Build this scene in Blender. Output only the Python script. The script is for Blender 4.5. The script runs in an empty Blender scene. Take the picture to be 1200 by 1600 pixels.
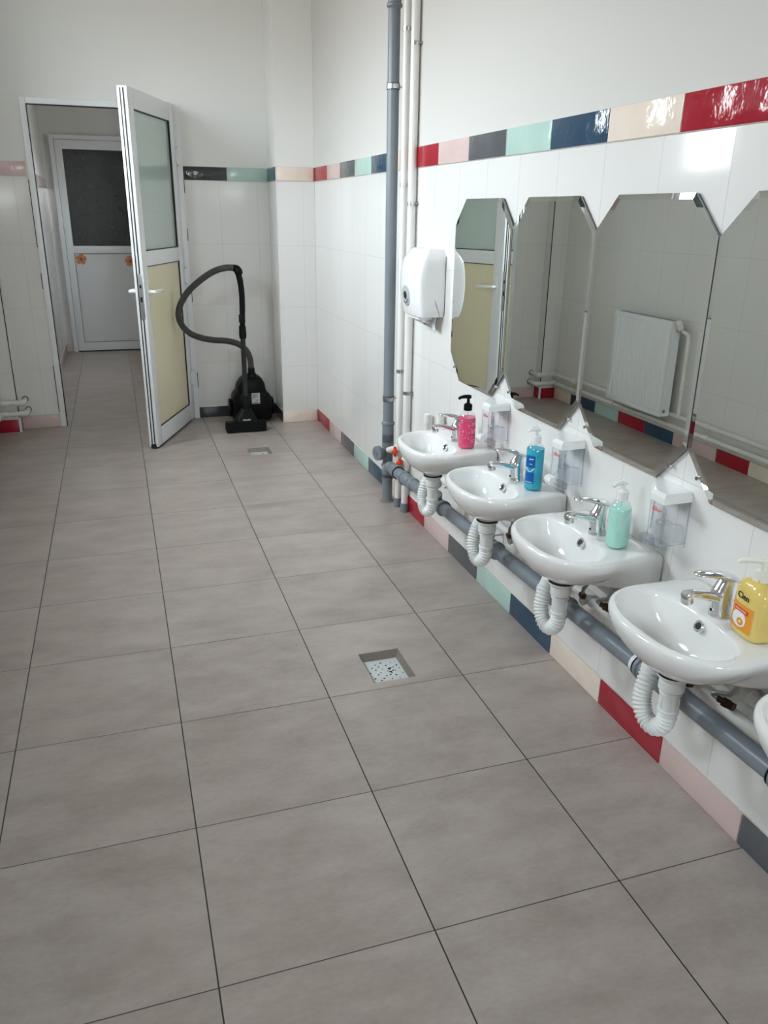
import bpy, bmesh, math, random
from mathutils import Vector, Matrix
random.seed(4)
PI = math.pi
sc = bpy.context.scene
COL = sc.collection

# ------------------------------------------------------------------ helpers
def lin(c):
    c /= 255.0
    return c / 12.92 if c <= .04045 else ((c + .055) / 1.055) ** 2.4
def rgb(r, g, b): return (lin(r), lin(g), lin(b), 1.0)

def new_mat(name):
    m = bpy.data.materials.new(name); m.use_nodes = True
    nt = m.node_tree
    return m, nt, nt.nodes['Principled BSDF']

def mat(name, col, rough=.4, metal=0., trans=0., ior=1.45, coat=0., spec=.5, bump=None, emit=None, var=0., alpha=1.):
    m, nt, p = new_mat(name)
    p.inputs['Base Color'].default_value = col
    p.inputs['Roughness'].default_value = rough
    p.inputs['Metallic'].default_value = metal
    p.inputs['Transmission Weight'].default_value = trans
    p.inputs['IOR'].default_value = ior
    p.inputs['Coat Weight'].default_value = coat
    p.inputs['Coat Roughness'].default_value = .06
    p.inputs['Specular IOR Level'].default_value = spec
    p.inputs['Alpha'].default_value = alpha
    tc = nt.nodes.new('ShaderNodeTexCoord')
    if emit:
        p.inputs['Emission Color'].default_value = emit[0]
        p.inputs['Emission Strength'].default_value = emit[1]
    if bump:
        n = nt.nodes.new('ShaderNodeTexNoise'); n.inputs['Scale'].default_value = bump[0]
        n.inputs['Detail'].default_value = 3
        b = nt.nodes.new('ShaderNodeBump'); b.inputs['Strength'].default_value = bump[1]; b.inputs['Distance'].default_value = bump[2]
        nt.links.new(tc.outputs['Object'], n.inputs['Vector'])
        nt.links.new(n.outputs['Fac'], b.inputs['Height']); nt.links.new(b.outputs['Normal'], p.inputs['Normal'])
    if var:
        n = nt.nodes.new('ShaderNodeTexNoise'); n.inputs['Scale'].default_value = 9.; n.inputs['Detail'].default_value = 4
        h = nt.nodes.new('ShaderNodeHueSaturation'); h.inputs['Color'].default_value = col
        mr = nt.nodes.new('ShaderNodeMapRange'); mr.inputs['To Min'].default_value = 1 - var; mr.inputs['To Max'].default_value = 1 + var
        nt.links.new(tc.outputs['Object'], n.inputs['Vector']); nt.links.new(n.outputs['Fac'], mr.inputs['Value'])
        nt.links.new(mr.outputs['Result'], h.inputs['Value']); nt.links.new(h.outputs['Color'], p.inputs['Base Color'])
    return m

def clear_mat(name, tint, gloss=.9, dens=.06, rough=.03):
    """thin clear plastic: mostly see-through with a fresnel gloss"""
    m, nt, p = new_mat(name)
    out = nt.nodes['Material Output']
    tr = nt.nodes.new('ShaderNodeBsdfTransparent'); tr.inputs['Color'].default_value = tint
    gl = nt.nodes.new('ShaderNodeBsdfGlossy'); gl.inputs['Roughness'].default_value = rough
    df = nt.nodes.new('ShaderNodeBsdfDiffuse'); df.inputs['Color'].default_value = (.75, .77, .8, 1)
    fr0 = nt.nodes.new('ShaderNodeFresnel'); fr0.inputs['IOR'].default_value = 1.45
    ge = nt.nodes.new('ShaderNodeNewGeometry'); sb = nt.nodes.new('ShaderNodeMath'); sb.operation = 'SUBTRACT'; sb.inputs[0].default_value = 1.0
    nt.links.new(ge.outputs['Backfacing'], sb.inputs[1])
    fr = nt.nodes.new('ShaderNodeMath'); fr.operation = 'MULTIPLY'; nt.links.new(fr0.outputs[0], fr.inputs[0]); nt.links.new(sb.outputs[0], fr.inputs[1])
    mx = nt.nodes.new('ShaderNodeMixShader'); mx.inputs['Fac'].default_value = dens
    nt.links.new(tr.outputs[0], mx.inputs[1]); nt.links.new(df.outputs[0], mx.inputs[2])
    m2 = nt.nodes.new('ShaderNodeMixShader')
    nt.links.new(fr.outputs[0], m2.inputs['Fac']); nt.links.new(mx.outputs[0], m2.inputs[1]); nt.links.new(gl.outputs[0], m2.inputs[2])
    nt.links.new(m2.outputs[0], out.inputs['Surface'])
    return m

class G:
    """small node-building helper"""
    def __init__(s, nt): s.nt = nt
    def math(s, op, a, b=None, c=None):
        n = s.nt.nodes.new('ShaderNodeMath'); n.operation = op
        for i, v in enumerate((a, b, c)):
            if v is None: continue
            if isinstance(v, (int, float)): n.inputs[i].default_value = v
            else: s.nt.links.new(v, n.inputs[i])
        return n.outputs[0]
    def edge(s, u, period):
        f = s.math('FRACT', u); g = s.math('SUBTRACT', 1.0, f)
        return s.math('MULTIPLY', s.math('MINIMUM', f, g), period)
    def step(s, d, a, b):
        n = s.nt.nodes.new('ShaderNodeMapRange'); n.interpolation_type = 'SMOOTHSTEP'
        n.inputs['From Min'].default_value = a; n.inputs['From Max'].default_value = b
        s.nt.links.new(d, n.inputs['Value']); return n.outputs['Result']

def wall_tile_mat(name, axis, off, col=(.735, .72, .70, 1), grout=(.62, .605, .58, 1)):
    m, nt, p = new_mat(name); g = G(nt)
    geo = nt.nodes.new('ShaderNodeNewGeometry')
    sp = nt.nodes.new('ShaderNodeSeparateXYZ'); nt.links.new(geo.outputs['Position'], sp.inputs[0])
    u = g.math('DIVIDE', g.math('SUBTRACT', sp.outputs['XY'.index(axis)], off), .2525)
    v = g.math('DIVIDE', sp.outputs[2], .4)
    d = g.math('MINIMUM', g.edge(u, .2525), g.edge(v, .4))
    mask = g.step(d, .0006, .0022)
    mx = nt.nodes.new('ShaderNodeMix'); mx.data_type = 'RGBA'
    mx.inputs[6].default_value = grout; mx.inputs[7].default_value = col
    nt.links.new(mask, mx.inputs[0]); nt.links.new(mx.outputs[2], p.inputs['Base Color'])
    cb = nt.nodes.new('ShaderNodeCombineXYZ')
    nt.links.new(g.math('FLOOR', u), cb.inputs[0]); nt.links.new(g.math('FLOOR', v), cb.inputs[1])
    wn = nt.nodes.new('ShaderNodeTexWhiteNoise'); nt.links.new(cb.outputs[0], wn.inputs['Vector'])
    s1 = nt.nodes.new('ShaderNodeVectorMath'); s1.operation = 'SUBTRACT'; s1.inputs[1].default_value = (.5, .5, .5)
    nt.links.new(wn.outputs['Color'], s1.inputs[0])
    s2 = nt.nodes.new('ShaderNodeVectorMath'); s2.operation = 'SCALE'; s2.inputs['Scale'].default_value = .016
    nt.links.new(s1.outputs[0], s2.inputs[0])
    nz = nt.nodes.new('ShaderNodeTexNoise'); nz.inputs['Scale'].default_value = 7.; nz.inputs['Detail'].default_value = 1
    nt.links.new(geo.outputs['Position'], nz.inputs['Vector'])
    h = g.math('ADD', g.math('MULTIPLY', mask, .35), g.math('MULTIPLY', nz.outputs['Fac'], .9))
    bp = nt.nodes.new('ShaderNodeBump'); bp.inputs['Strength'].default_value = .35; bp.inputs['Distance'].default_value = .0022
    nt.links.new(h, bp.inputs['Height'])
    s3 = nt.nodes.new('ShaderNodeVectorMath'); s3.operation = 'ADD'
    nt.links.new(bp.outputs[0], s3.inputs[0]); nt.links.new(s2.outputs[0], s3.inputs[1])
    s4 = nt.nodes.new('ShaderNodeVectorMath'); s4.operation = 'NORMALIZE'; nt.links.new(s3.outputs[0], s4.inputs[0])
    nt.links.new(s4.outputs[0], p.inputs['Normal'])
    p.inputs['Roughness'].default_value = .1
    return m

def floor_mat():
    m, nt, p = new_mat('floor_tile'); g = G(nt)
    geo = nt.nodes.new('ShaderNodeNewGeometry')
    sp = nt.nodes.new('ShaderNodeSeparateXYZ'); nt.links.new(geo.outputs['Position'], sp.inputs[0])
    u = g.math('DIVIDE', sp.outputs[0], .45); v = g.math('DIVIDE', sp.outputs[1], .45)
    mu = g.step(g.edge(u, .45), .0011, .0021); mv = g.step(g.edge(v, .45), .0008, .0018)
    cb = nt.nodes.new('ShaderNodeCombineXYZ')
    nt.links.new(g.math('FLOOR', u), cb.inputs[0]); nt.links.new(g.math('FLOOR', v), cb.inputs[1])
    wn = nt.nodes.new('ShaderNodeTexWhiteNoise'); nt.links.new(cb.outputs[0], wn.inputs['Vector'])
    off = nt.nodes.new('ShaderNodeVectorMath'); off.operation = 'MULTIPLY_ADD'
    off.inputs[1].default_value = (7, 7, 7)
    nt.links.new(wn.outputs['Color'], off.inputs[0]); nt.links.new(geo.outputs['Position'], off.inputs[2])
    mp = nt.nodes.new('ShaderNodeMapping'); mp.inputs['Scale'].default_value = (1.0, 1.9, 1)
    nt.links.new(off.outputs[0], mp.inputs['Vector'])
    n1 = nt.nodes.new('ShaderNodeTexNoise'); n1.inputs['Scale'].default_value = 4.5; n1.inputs['Detail'].default_value = 8; n1.inputs['Roughness'].default_value = .62
    nt.links.new(mp.outputs[0], n1.inputs['Vector'])
    n2 = nt.nodes.new('ShaderNodeTexNoise'); n2.inputs['Scale'].default_value = 60; n2.inputs['Detail'].default_value = 4
    nt.links.new(mp.outputs[0], n2.inputs['Vector'])
    f = g.math('ADD', g.math('MULTIPLY', n1.outputs['Fac'], .8), g.math('MULTIPLY', n2.outputs['Fac'], .2))
    f = g.math('ADD', f, g.math('MULTIPLY', g.math('SUBTRACT', wn.outputs['Value'], .5), .06))
    cr = nt.nodes.new('ShaderNodeValToRGB')
    cr.color_ramp.elements[0].position = .32; cr.color_ramp.elements[0].color = rgb(153, 141, 134)
    cr.color_ramp.elements[1].position = .70; cr.color_ramp.elements[1].color = rgb(181, 170, 163)
    nt.links.new(f, cr.inputs[0])
    mx = nt.nodes.new('ShaderNodeMix'); mx.data_type = 'RGBA'; mx.inputs[6].default_value = rgb(74, 66, 60)
    nt.links.new(mv, mx.inputs[0]); nt.links.new(cr.outputs[0], mx.inputs[7])
    mx2 = nt.nodes.new('ShaderNodeMix'); mx2.data_type = 'RGBA'; mx2.inputs[6].default_value = rgb(26, 22, 20)
    nt.links.new(mu, mx2.inputs[0]); nt.links.new(mx.outputs[2], mx2.inputs[7])
    nt.links.new(mx2.outputs[2], p.inputs['Base Color'])
    bp = nt.nodes.new('ShaderNodeBump'); bp.inputs['Strength'].default_value = .4; bp.inputs['Distance'].default_value = .0012
    h = g.math('ADD', g.math('MULTIPLY', mu, mv), g.math('MULTIPLY', n2.outputs['Fac'], .25))
    nt.links.new(h, bp.inputs['Height']); nt.links.new(bp.outputs[0], p.inputs['Normal'])
    p.inputs['Roughness'].default_value = .33
    return m

M = {}
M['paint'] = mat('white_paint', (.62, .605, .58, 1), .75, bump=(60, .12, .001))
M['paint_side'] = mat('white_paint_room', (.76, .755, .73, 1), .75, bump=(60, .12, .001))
M['tile_y'] = wall_tile_mat('white_wall_tile_side', 'Y', -.110)
M['tile_x'] = wall_tile_mat('white_wall_tile_end', 'X', .100)
M['floor'] = floor_mat()
M['grout'] = mat('tile_grout', rgb(200, 194, 186), .8)
def decor(name, c, r=.12): return mat(name, c, r, bump=(18, .7, .005), var=.10)
M['red'] = decor('red_tile', rgb(158, 22, 42)); M['pink'] = decor('pink_tile', rgb(208, 184, 180))
M['gray'] = decor('grey_tile', rgb(88, 90, 94)); M['mint'] = decor('mint_tile', rgb(176, 203, 194))
M['blue'] = decor('blue_tile', rgb(44, 72, 94)); M['cream'] = decor('cream_tile', rgb(229, 214, 200))
M['black'] = decor('charcoal_tile', rgb(56, 58, 60))
CYC = ['red', 'pink', 'gray', 'mint', 'blue', 'cream']
M['ceramic'] = mat('white_ceramic', (.80, .80, .79, 1), .07, coat=.5)
M['chrome'] = mat('chrome', (.80, .80, .82, 1), .07, metal=1.)
M['steel'] = mat('brushed_steel', (.55, .55, .56, 1), .28, metal=1.)
M['braid'] = mat('steel_braid', (.48, .47, .46, 1), .35, metal=1., bump=(700, .6, .001))
M['brass'] = mat('brown_brass', (.13, .065, .04, 1), .3, metal=.8)
M['upvc'] = mat('white_upvc', (.78, .79, .80, 1), .25)
M['white_plastic'] = mat('white_plastic', (.80, .80, .80, 1), .2, coat=.3)
M['trap'] = mat('white_trap_plastic', (.77, .78, .77, 1), .35)
M['pipe_gray'] = mat('grey_pvc', rgb(122, 129, 136), .32, var=.06)
M['rubber'] = mat('black_rubber', (.012, .012, .013, 1), .5)
M['pipe_white'] = mat('white_pipe', (.77, .76, .73, 1), .3)
M['old_white'] = mat('painted_pipe', (.72, .71, .67, 1), .35)
M['black_plastic'] = mat('black_plastic', (.003, .003, .0035, 1), .42, spec=.18)
M['hose'] = mat('grey_hose', (.055, .053, .050, 1), .5)
M['tube'] = mat('dark_tube', (.012, .012, .012, 1), .35, spec=.4)
M['orange'] = mat('orange_plastic', rgb(226, 70, 20), .3)
M['beige'] = mat('beige_panel', rgb(228, 219, 186), .35)
M['white_panel'] = mat('white_panel', (.72, .72, .72, 1), .35)
M['gasket'] = mat('black_gasket', (.012, .012, .012, 1), .5)
M['dark_hole'] = mat('dark_hole', (.006, .006, .006, 1), .6)
M['green_glass'] = mat('frosted_green_glass', rgb(206, 222, 214), .25, trans=.3, ior=1.3, coat=1.0, bump=(42, .5, .006))
M['dark_glass'] = mat('dark_textured_glass', (.010, .013, .014, 1), .2, bump=(60, .45, .005), var=.3)
M['mirror'] = mat('mirror_silver', (.80, .84, .81, 1), .0, metal=1.)
M['mirror_edge'] = mat('mirror_edge', (.28, .31, .30, 1), .18, metal=.6)
M['backing'] = mat('mirror_backing', (.10, .105, .11, 1), .5)
M['clear'] = clear_mat('clear_plastic', (.965, .97, .98, 1), dens=.02)
M['clear_edge'] = clear_mat('clear_plastic_edge', (.84, .85, .87, 1), dens=.05)
M['clear_bottle'] = clear_mat('clear_bottle', (.94, .95, .95, 1), dens=.03)
M['red_ink'] = mat('red_ink', rgb(214, 60, 62), .5)
M['white_ink'] = mat('white_ink', (.82, .82, .82, 1), .5)
M['gray_ink'] = mat('grey_ink', (.12, .12, .12, 1), .5)
M['black_ink'] = mat('black_ink', (.01, .01, .01, 1), .5)
M['sticker'] = mat('sticker_silver', (.55, .55, .55, 1), .4)
M['paper'] = mat('tissue_paper', (.70, .69, .68, 1), .9)
M['grey_plastic'] = mat('light_grey_plastic', (.42, .43, .45, 1), .3)
M['grate'] = mat('enamelled_grate', (.62, .66, .66, 1), .25, var=.08)
M['concrete'] = mat('drain_mortar', rgb(128, 119, 110), .8, bump=(90, .4, .003))
M['flower'] = mat('flower_orange', rgb(205, 134, 92), .5)
M['flower_core'] = mat('flower_core', rgb(140, 62, 24), .5)
M['pink_liquid'] = mat('pink_soap', rgb(226, 70, 118), .12, trans=.0, bump=(60, .3, .002), var=.12)
M['blue_liquid'] = mat('blue_soap', rgb(0, 174, 206), .1)
M['teal_liquid'] = mat('mint_soap', rgb(178, 232, 218), .14)
M['yellow_liquid'] = mat('honey_soap', rgb(222, 196, 112), .15, coat=.5)
M['label_blue'] = mat('label_blue', rgb(10, 92, 172), .3)
M['label_orange'] = mat('label_orange', rgb(226, 150, 50), .3)
M['label_red'] = mat('label_red', rgb(214, 74, 40), .3)
M['pump_cream'] = mat('pump_cream', rgb(228, 226, 214), .3)
M['pane'] = clear_mat('window_glass', (.93, .96, .95, 1), dens=.0)

class B:
    """collects shapes into one mesh object"""
    def __init__(s): s.bm = bmesh.new(); s.mats = []; s.mi = 0
    def use(s, key):
        if key not in s.mats: s.mats.append(key)
        s.mi = s.mats.index(key); return s
    def face(s, vs, smooth=True):
        try: f = s.bm.faces.new(vs)
        except ValueError: return None
        f.material_index = s.mi; f.smooth = smooth; return f
    def v(s, p): return s.bm.verts.new(Vector(p))
    def quad(s, *ps): return s.face([s.v(p) for p in ps])
    def box(s, a, b, bev=0.):
        x0, y0, z0 = (min(p, q) for p, q in zip(a, b)); x1, y1, z1 = (max(p, q) for p, q in zip(a, b))
        n0 = len(s.bm.verts)
        vs = [s.v(p) for p in ((x0, y0, z0), (x1, y0, z0), (x1, y1, z0), (x0, y1, z0), (x0, y0, z1), (x1, y0, z1), (x1, y1, z1), (x0, y1, z1))]
        fs = [s.face([vs[i] for i in q]) for q in ((0, 3, 2, 1), (4, 5, 6, 7), (0, 1, 5, 4), (1, 2, 6, 5), (2, 3, 7, 6), (3, 0, 4, 7))]
        if bev:
            es = {e for f in fs for e in f.edges}
            r = bmesh.ops.bevel(s.bm, geom=list(es), offset=bev, segments=2, affect='EDGES', profile=.6, clamp_overlap=True)
            for f in r['faces']: f.material_index = s.mi; f.smooth = True
        return s
    def rings(s, rs, cap0=True, cap1=True, closed=False):
        L = [[s.v(p) for p in r] for r in rs]; n = len(L[0])
        for a, b in zip(L, L[1:] + ([L[0]] if closed else [])):
            for i in range(n):
                j = (i + 1) % n
                s.face([a[i], a[j], b[j], b[i]])
        if not closed:
            if cap0: s.face(L[0][::-1])
            if cap1: s.face(L[-1])
        return s
    def lathe(s, prof, c=(0, 0, 0), axis=(0, 0, 1), n=24, cap0=True, cap1=True):
        """prof: list of (radius, distance along the axis)"""
        a = Vector(axis).normalized(); t = Vector((1, 0, 0)) if abs(a.x) < .9 else Vector((0, 1, 0))
        u = a.cross(t).normalized(); w = a.cross(u); c = Vector(c)
        return s.rings([[c + a * h + (u * math.cos(2 * PI * i / n) + w * math.sin(2 * PI * i / n)) * max(r, 1e-5) for i in range(n)] for r, h in prof], cap0, cap1)
    def cyl(s, p, q, r, n=20, r2=None):
        d = Vector(q) - Vector(p)
        return s.lathe([(r, 0), (r if r2 is None else r2, d.length)], p, d, n)
    def tube(s, pts, r, n=14, cap=True):
        pts = [Vector(p) for p in pts]; rs = r if isinstance(r, (list, tuple)) else [r] * len(pts)
        d0 = (pts[1] - pts[0]).normalized(); t = Vector((0, 0, 1)) if abs(d0.z) < .9 else Vector((0, 1, 0))
        u = (t - d0 * t.dot(d0)).normalized(); R = []
        for i, p in enumerate(pts):
            d = (pts[min(i + 1, len(pts) - 1)] - pts[max(i - 1, 0)]).normalized()
            u = (u - d * u.dot(d)).normalized(); w = d.cross(u)
            R.append([p + (u * math.cos(2 * PI * k / n) + w * math.sin(2 * PI * k / n)) * rs[i] for k in range(n)])
        return s.rings(R, cap, cap)
    def prism(s, outline, axis, a, b):
        """outline in the two other coordinates (in xyz order), extruded from a to b along axis 0/1/2"""
        def P(q, h):
            q = list(q); q.insert(axis, h); return q
        return s.rings([[P(q, a) for q in outline], [P(q, b) for q in outline]])
    def xf(s, mtx): bmesh.ops.transform(s.bm, matrix=mtx, verts=s.bm.verts); return s
    def build(s, name, parent=None, at=None, sharp=38):
        bm = s.bm
        bmesh.ops.recalc_face_normals(bm, faces=bm.faces)
        la = math.radians(sharp)
        for e in bm.edges:
            if len(e.link_faces) == 2 and e.calc_face_angle(0) > la: e.smooth = False
        if at is not None: bmesh.ops.translate(bm, vec=-Vector(at), verts=bm.verts)
        me = bpy.data.meshes.new(name); bm.to_mesh(me); bm.free()
        for k in s.mats: me.materials.append(M[k])
        o = bpy.data.objects.new(name, me); COL.objects.link(o)
        if parent is not None: o.parent = parent
        elif at is not None: o.location = at
        return o

def catmull(pts, k=8):
    P = [Vector(p) for p in pts]; P = [2 * P[0] - P[1]] + P + [2 * P[-1] - P[-2]]; out = []
    for i in range(1, len(P) - 2):
        a, b, c, d = P[i - 1:i + 3]
        for j in range(k):
            t = j / k
            out.append(.5 * (2 * b + (c - a) * t + (2 * a - 5 * b + 4 * c - d) * t * t + (3 * b - a - 3 * c + d) * t ** 3))
    out.append(P[-2]); return out

def corrugated(pts, r, amp, step):
    """resample a path and alternate the radius along it"""
    P = [Vector(p) for p in pts]; S = [0]
    for a, b in zip(P, P[1:]): S.append(S[-1] + (b - a).length)
    n = int(S[-1] / step * 4); out = []; rr = []; k = 0
    for i in range(n + 1):
        d = S[-1] * i / n
        while k < len(S) - 2 and S[k + 1] < d: k += 1
        t = (d - S[k]) / max(S[k + 1] - S[k], 1e-9)
        out.append(P[k].lerp(P[k + 1], t)); rr.append(r + amp * (1, .3, -1, .3)[i % 4])
    return out, rr

def tag(o, label=None, cat=None, group=None, kind=None):
    if label: o['label'] = label
    if cat: o['category'] = cat
    if group: o['group'] = group
    if kind: o['kind'] = kind
    return o
def thing(name, label, cat, loc=(0, 0, 0), group=None, kind=None, rotz=0):
    o = bpy.data.objects.new(name, None); COL.objects.link(o); o.empty_display_size = .05
    o.location = loc; o.rotation_euler = (0, 0, rotz)
    return tag(o, label, cat, group, kind)
def dup(root, loc, label):
    r = root.copy(); COL.objects.link(r); r.location = loc; r['label'] = label
    for ch in list(root.children):
        c = ch.copy(); COL.objects.link(c); c.parent = r
        for g in list(ch.children):
            d = g.copy(); COL.objects.link(d); d.parent = c
    return r
def text_mesh(txt, size, mtx, key, name, parent, shear=0., bold=0.):
    cu = bpy.data.curves.new(name + '_lettering', 'FONT'); cu.body = txt; cu.size = size; cu.align_x = 'CENTER'; cu.align_y = 'CENTER'
    cu.extrude = .0002; cu.shear = shear; cu.offset = bold; cu.resolution_u = 4
    t = bpy.data.objects.new(name + '_lettering', cu); COL.objects.link(t)
    bpy.context.view_layer.update()
    me = bpy.data.meshes.new_from_object(t.evaluated_get(bpy.context.evaluated_depsgraph_get()))
    COL.objects.unlink(t); bpy.data.objects.remove(t)
    me.transform(mtx); me.materials.clear(); me.materials.append(M[key])
    o = bpy.data.objects.new(name, me); COL.objects.link(o); o.parent = parent
    return o
def frame_mtx(origin, xdir, ydir):
    x = Vector(xdir).normalized(); y = Vector(ydir).normalized(); z = x.cross(y)
    m = Matrix((x, y, z)).transposed().to_4x4(); m.translation = Vector(origin); return m

# ------------------------------------------------------------------ the room
XR, XL, YB, YP, YREAR, ZC = 1.694, -.45, .59, .30, -9.6, 3.05
T1, T2 = 1.60, 1.685                                   # coloured band
DX0, DX1, DZ = -.062, .880, 2.045                      # doorway
CX0, CX1, CYE, CZ = -.17, 1.02, 3.87, 2.65             # corridor

def struct(b, name, label, cat='wall'):
    return tag(b.build(name), label, cat, kind='structure')

def rect_grid(b, xs, ys, hole, P):
    for x0, x1 in zip(xs, xs[1:]):
        for y0, y1 in zip(ys, ys[1:]):
            if hole((x0 + x1) / 2, (y0 + y1) / 2): continue
            b.quad(P(x0, y0), P(x1, y0), P(x1, y1), P(x0, y1))

DR = [(1.057, 1.200, -3.113, -2.928), (1.083, 1.220, -.457, -.300)]
b = B().use('floor')
xs = sorted({-.7, 1.9, *[d[i] for d in DR for i in (0, 1)]}); ys = sorted({YREAR - .1, CYE + .1, *[d[i] for d in DR for i in (2, 3)]})
rect_grid(b, xs, ys, lambda x, y: any(d[0] < x < d[1] and d[2] < y < d[3] for d in DR), lambda x, y: (x, y, 0))
struct(b, 'floor', 'grey-beige square floor tiles with thin dark joints', 'floor')
b = B().use('paint_side'); b.box((-.7, YREAR - .1, ZC), (1.9, YB + .06, ZC + .1)); struct(b, 'ceiling', 'plain white ceiling of the washroom', 'ceiling')

def side_wall(name, x, sgn, y0, y1, label, holes=()):
    """wall in a plane of constant x, tiled to T1, painted above; sgn: outward direction"""
    b = B()
    ys = sorted({y0, y1, *[h[i] for h in holes for i in (0, 1)]})
    zs = sorted({0, T1, ZC, *[h[i] for h in holes for i in (2, 3)]})
    for z0, z1 in zip(zs, zs[1:]):
        b.use('tile_y' if z1 <= T1 + 1e-6 else 'paint')
        rect_grid(b, ys, [z0, z1], lambda y, z: any(h[0] < y < h[1] and h[2] < z < h[3] for h in holes), lambda y, z: (x, y, z))
    xo = x + sgn * .16
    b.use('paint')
    for h in holes:
        q = [(h[0], h[2]), (h[1], h[2]), (h[1], h[3]), (h[0], h[3])]
        for (ya, za), (yb, zb) in zip(q, q[1:] + q[:1]): b.quad((x, ya, za), (x, yb, zb), (xo, yb, zb), (xo, ya, za))
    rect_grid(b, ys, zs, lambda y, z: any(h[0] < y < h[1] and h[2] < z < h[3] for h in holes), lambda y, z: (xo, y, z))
    return struct(b, name, label)

W1 = (-1.10, -.60, 1.66, 2.75); W2 = (-4.72, -4.25, 1.62, 2.16); W4 = (-2.55, -1.95, 1.66, 2.60)
side_wall('wall_right', XR, 1, YREAR, YB + .05, 'white tiled wall behind the row of basins, painted above the coloured band')
side_wall('wall_left', XL, -1, YREAR, YB + .05, 'white tiled wall carrying the radiator, seen in the mirrors', [W1, W2, W4])

W5 = (.2, 1.2, 1.50, 2.40)
def end_wall(name, y, sgn, x0, x1, zt, label, hole=None, th=.12, tiled=True):
    b = B(); xs = sorted({x0, x1, *(hole[:2] if hole else ())}); zs = sorted({0, T1, zt, *(hole[2:] if hole else ())})
    inh = lambda x, z: hole and hole[0] < x < hole[1] and hole[2] < z < hole[3]
    yo = y + sgn * th
    for z0, z1 in zip(zs, zs[1:]):
        b.use('tile_x' if z1 <= T1 + 1e-6 and tiled else 'paint_side')
        rect_grid(b, xs, [z0, z1], inh, lambda x, z: (x, y, z))
        rect_grid(b, xs, [z0, z1], inh, lambda x, z: (x, yo, z))
    b.use('paint_side')
    if hole:
        q = [(hole[0], hole[2]), (hole[0], hole[3]), (hole[1], hole[3]), (hole[1], hole[2])]
        for (xa, za), (xb, zb) in list(zip(q, q[1:])) + ([(q[3], q[0])] if hole[2] > 0 else []): b.quad((xa, y, za), (xb, y, zb), (xb, yo, zb), (xa, yo, za))
    return struct(b, name, label)
end_wall('wall_back', YB, 1, XL - .1, XR + .1, ZC, 'white end wall with the doorway to the corridor', (DX0, DX1, 0, DZ))
end_wall('wall_rear', YREAR, -1, XL - .1, XR + .1, ZC, 'plain white wall with an added window at the unseen end of the washroom', W5)
b = B().use('tile_y'); b.box((1.44, YP, 0), (XR - .001, YB - .001, T1)); b.use('paint_side'); b.box((1.44, YP, T1), (XR - .001, YB - .001, ZC))
for f in b.bm.faces:
    if abs(f.normal.y) > .5 and f.calc_center_median().z < T1:
        f.material_index = len(b.mats)
b.mats.append('tile_x')
b.bm.normal_update()
for f in b.bm.faces:
    c = f.calc_center_median()
    if c.z < T1 - .01 and abs(f.normal.y) > .5: f.material_index = 2
struct(b, 'wall_pillar_right', 'boxed white pillar in the corner beside the vacuum cleaner')
b = B().use('tile_x'); b.box((XL + .001, .50, 0), (-.31, YB - .001, T1)); b.use('paint_side'); b.box((XL + .001, .50, T1), (-.31, YB - .001, ZC))
struct(b, 'wall_pillar_left', 'narrow white pillar in the corner beside the heating pipes')
# corridor
b = B().use('tile_y'); b.quad((CX0, YB + .12, 0), (CX0, CYE, 0), (CX0, CYE, T1), (CX0, YB + .12, T1)); b.use('paint_side')
b.quad((CX0, YB + .12, T1), (CX0, CYE, T1), (CX0, CYE, CZ), (CX0, YB + .12, CZ)); struct(b, 'wall_corridor_left', 'white corridor wall seen through the doorway')
W3 = (2.0, 2.55, 1.60, 2.0)
b = B()
zs = [0, T1, W3[3], CZ]; ys = [YB + .12, W3[0], W3[1], CYE]
for z0, z1 in zip(zs, zs[1:]):
    b.use('tile_y' if z1 <= T1 else 'paint_side')
    rect_grid(b, ys, [z0, z1], lambda y, z: W3[0] < y < W3[1] and W3[2] < z < W3[3], lambda y, z: (CX1, y, z))
struct(b, 'wall_corridor_right', 'white corridor wall hidden behind the open door')
b = B().use('tile_x'); b.quad((CX0, CYE, 0), (CX1, CYE, 0), (CX1, CYE, T1), (CX0, CYE, T1)); b.use('paint_side')
b.quad((CX0, CYE, T1), (CX1, CYE, T1), (CX1, CYE, CZ), (CX0, CYE, CZ)); struct(b, 'wall_corridor_end', 'white wall around the closed door at the end of the corridor')
b = B().use('paint_side'); b.box((CX0 - .1, YB + .12, CZ), (CX1 + .1, CYE + .1, CZ + .1)); struct(b, 'ceiling', 'white corridor ceiling beyond the doorway', 'ceiling')

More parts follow.
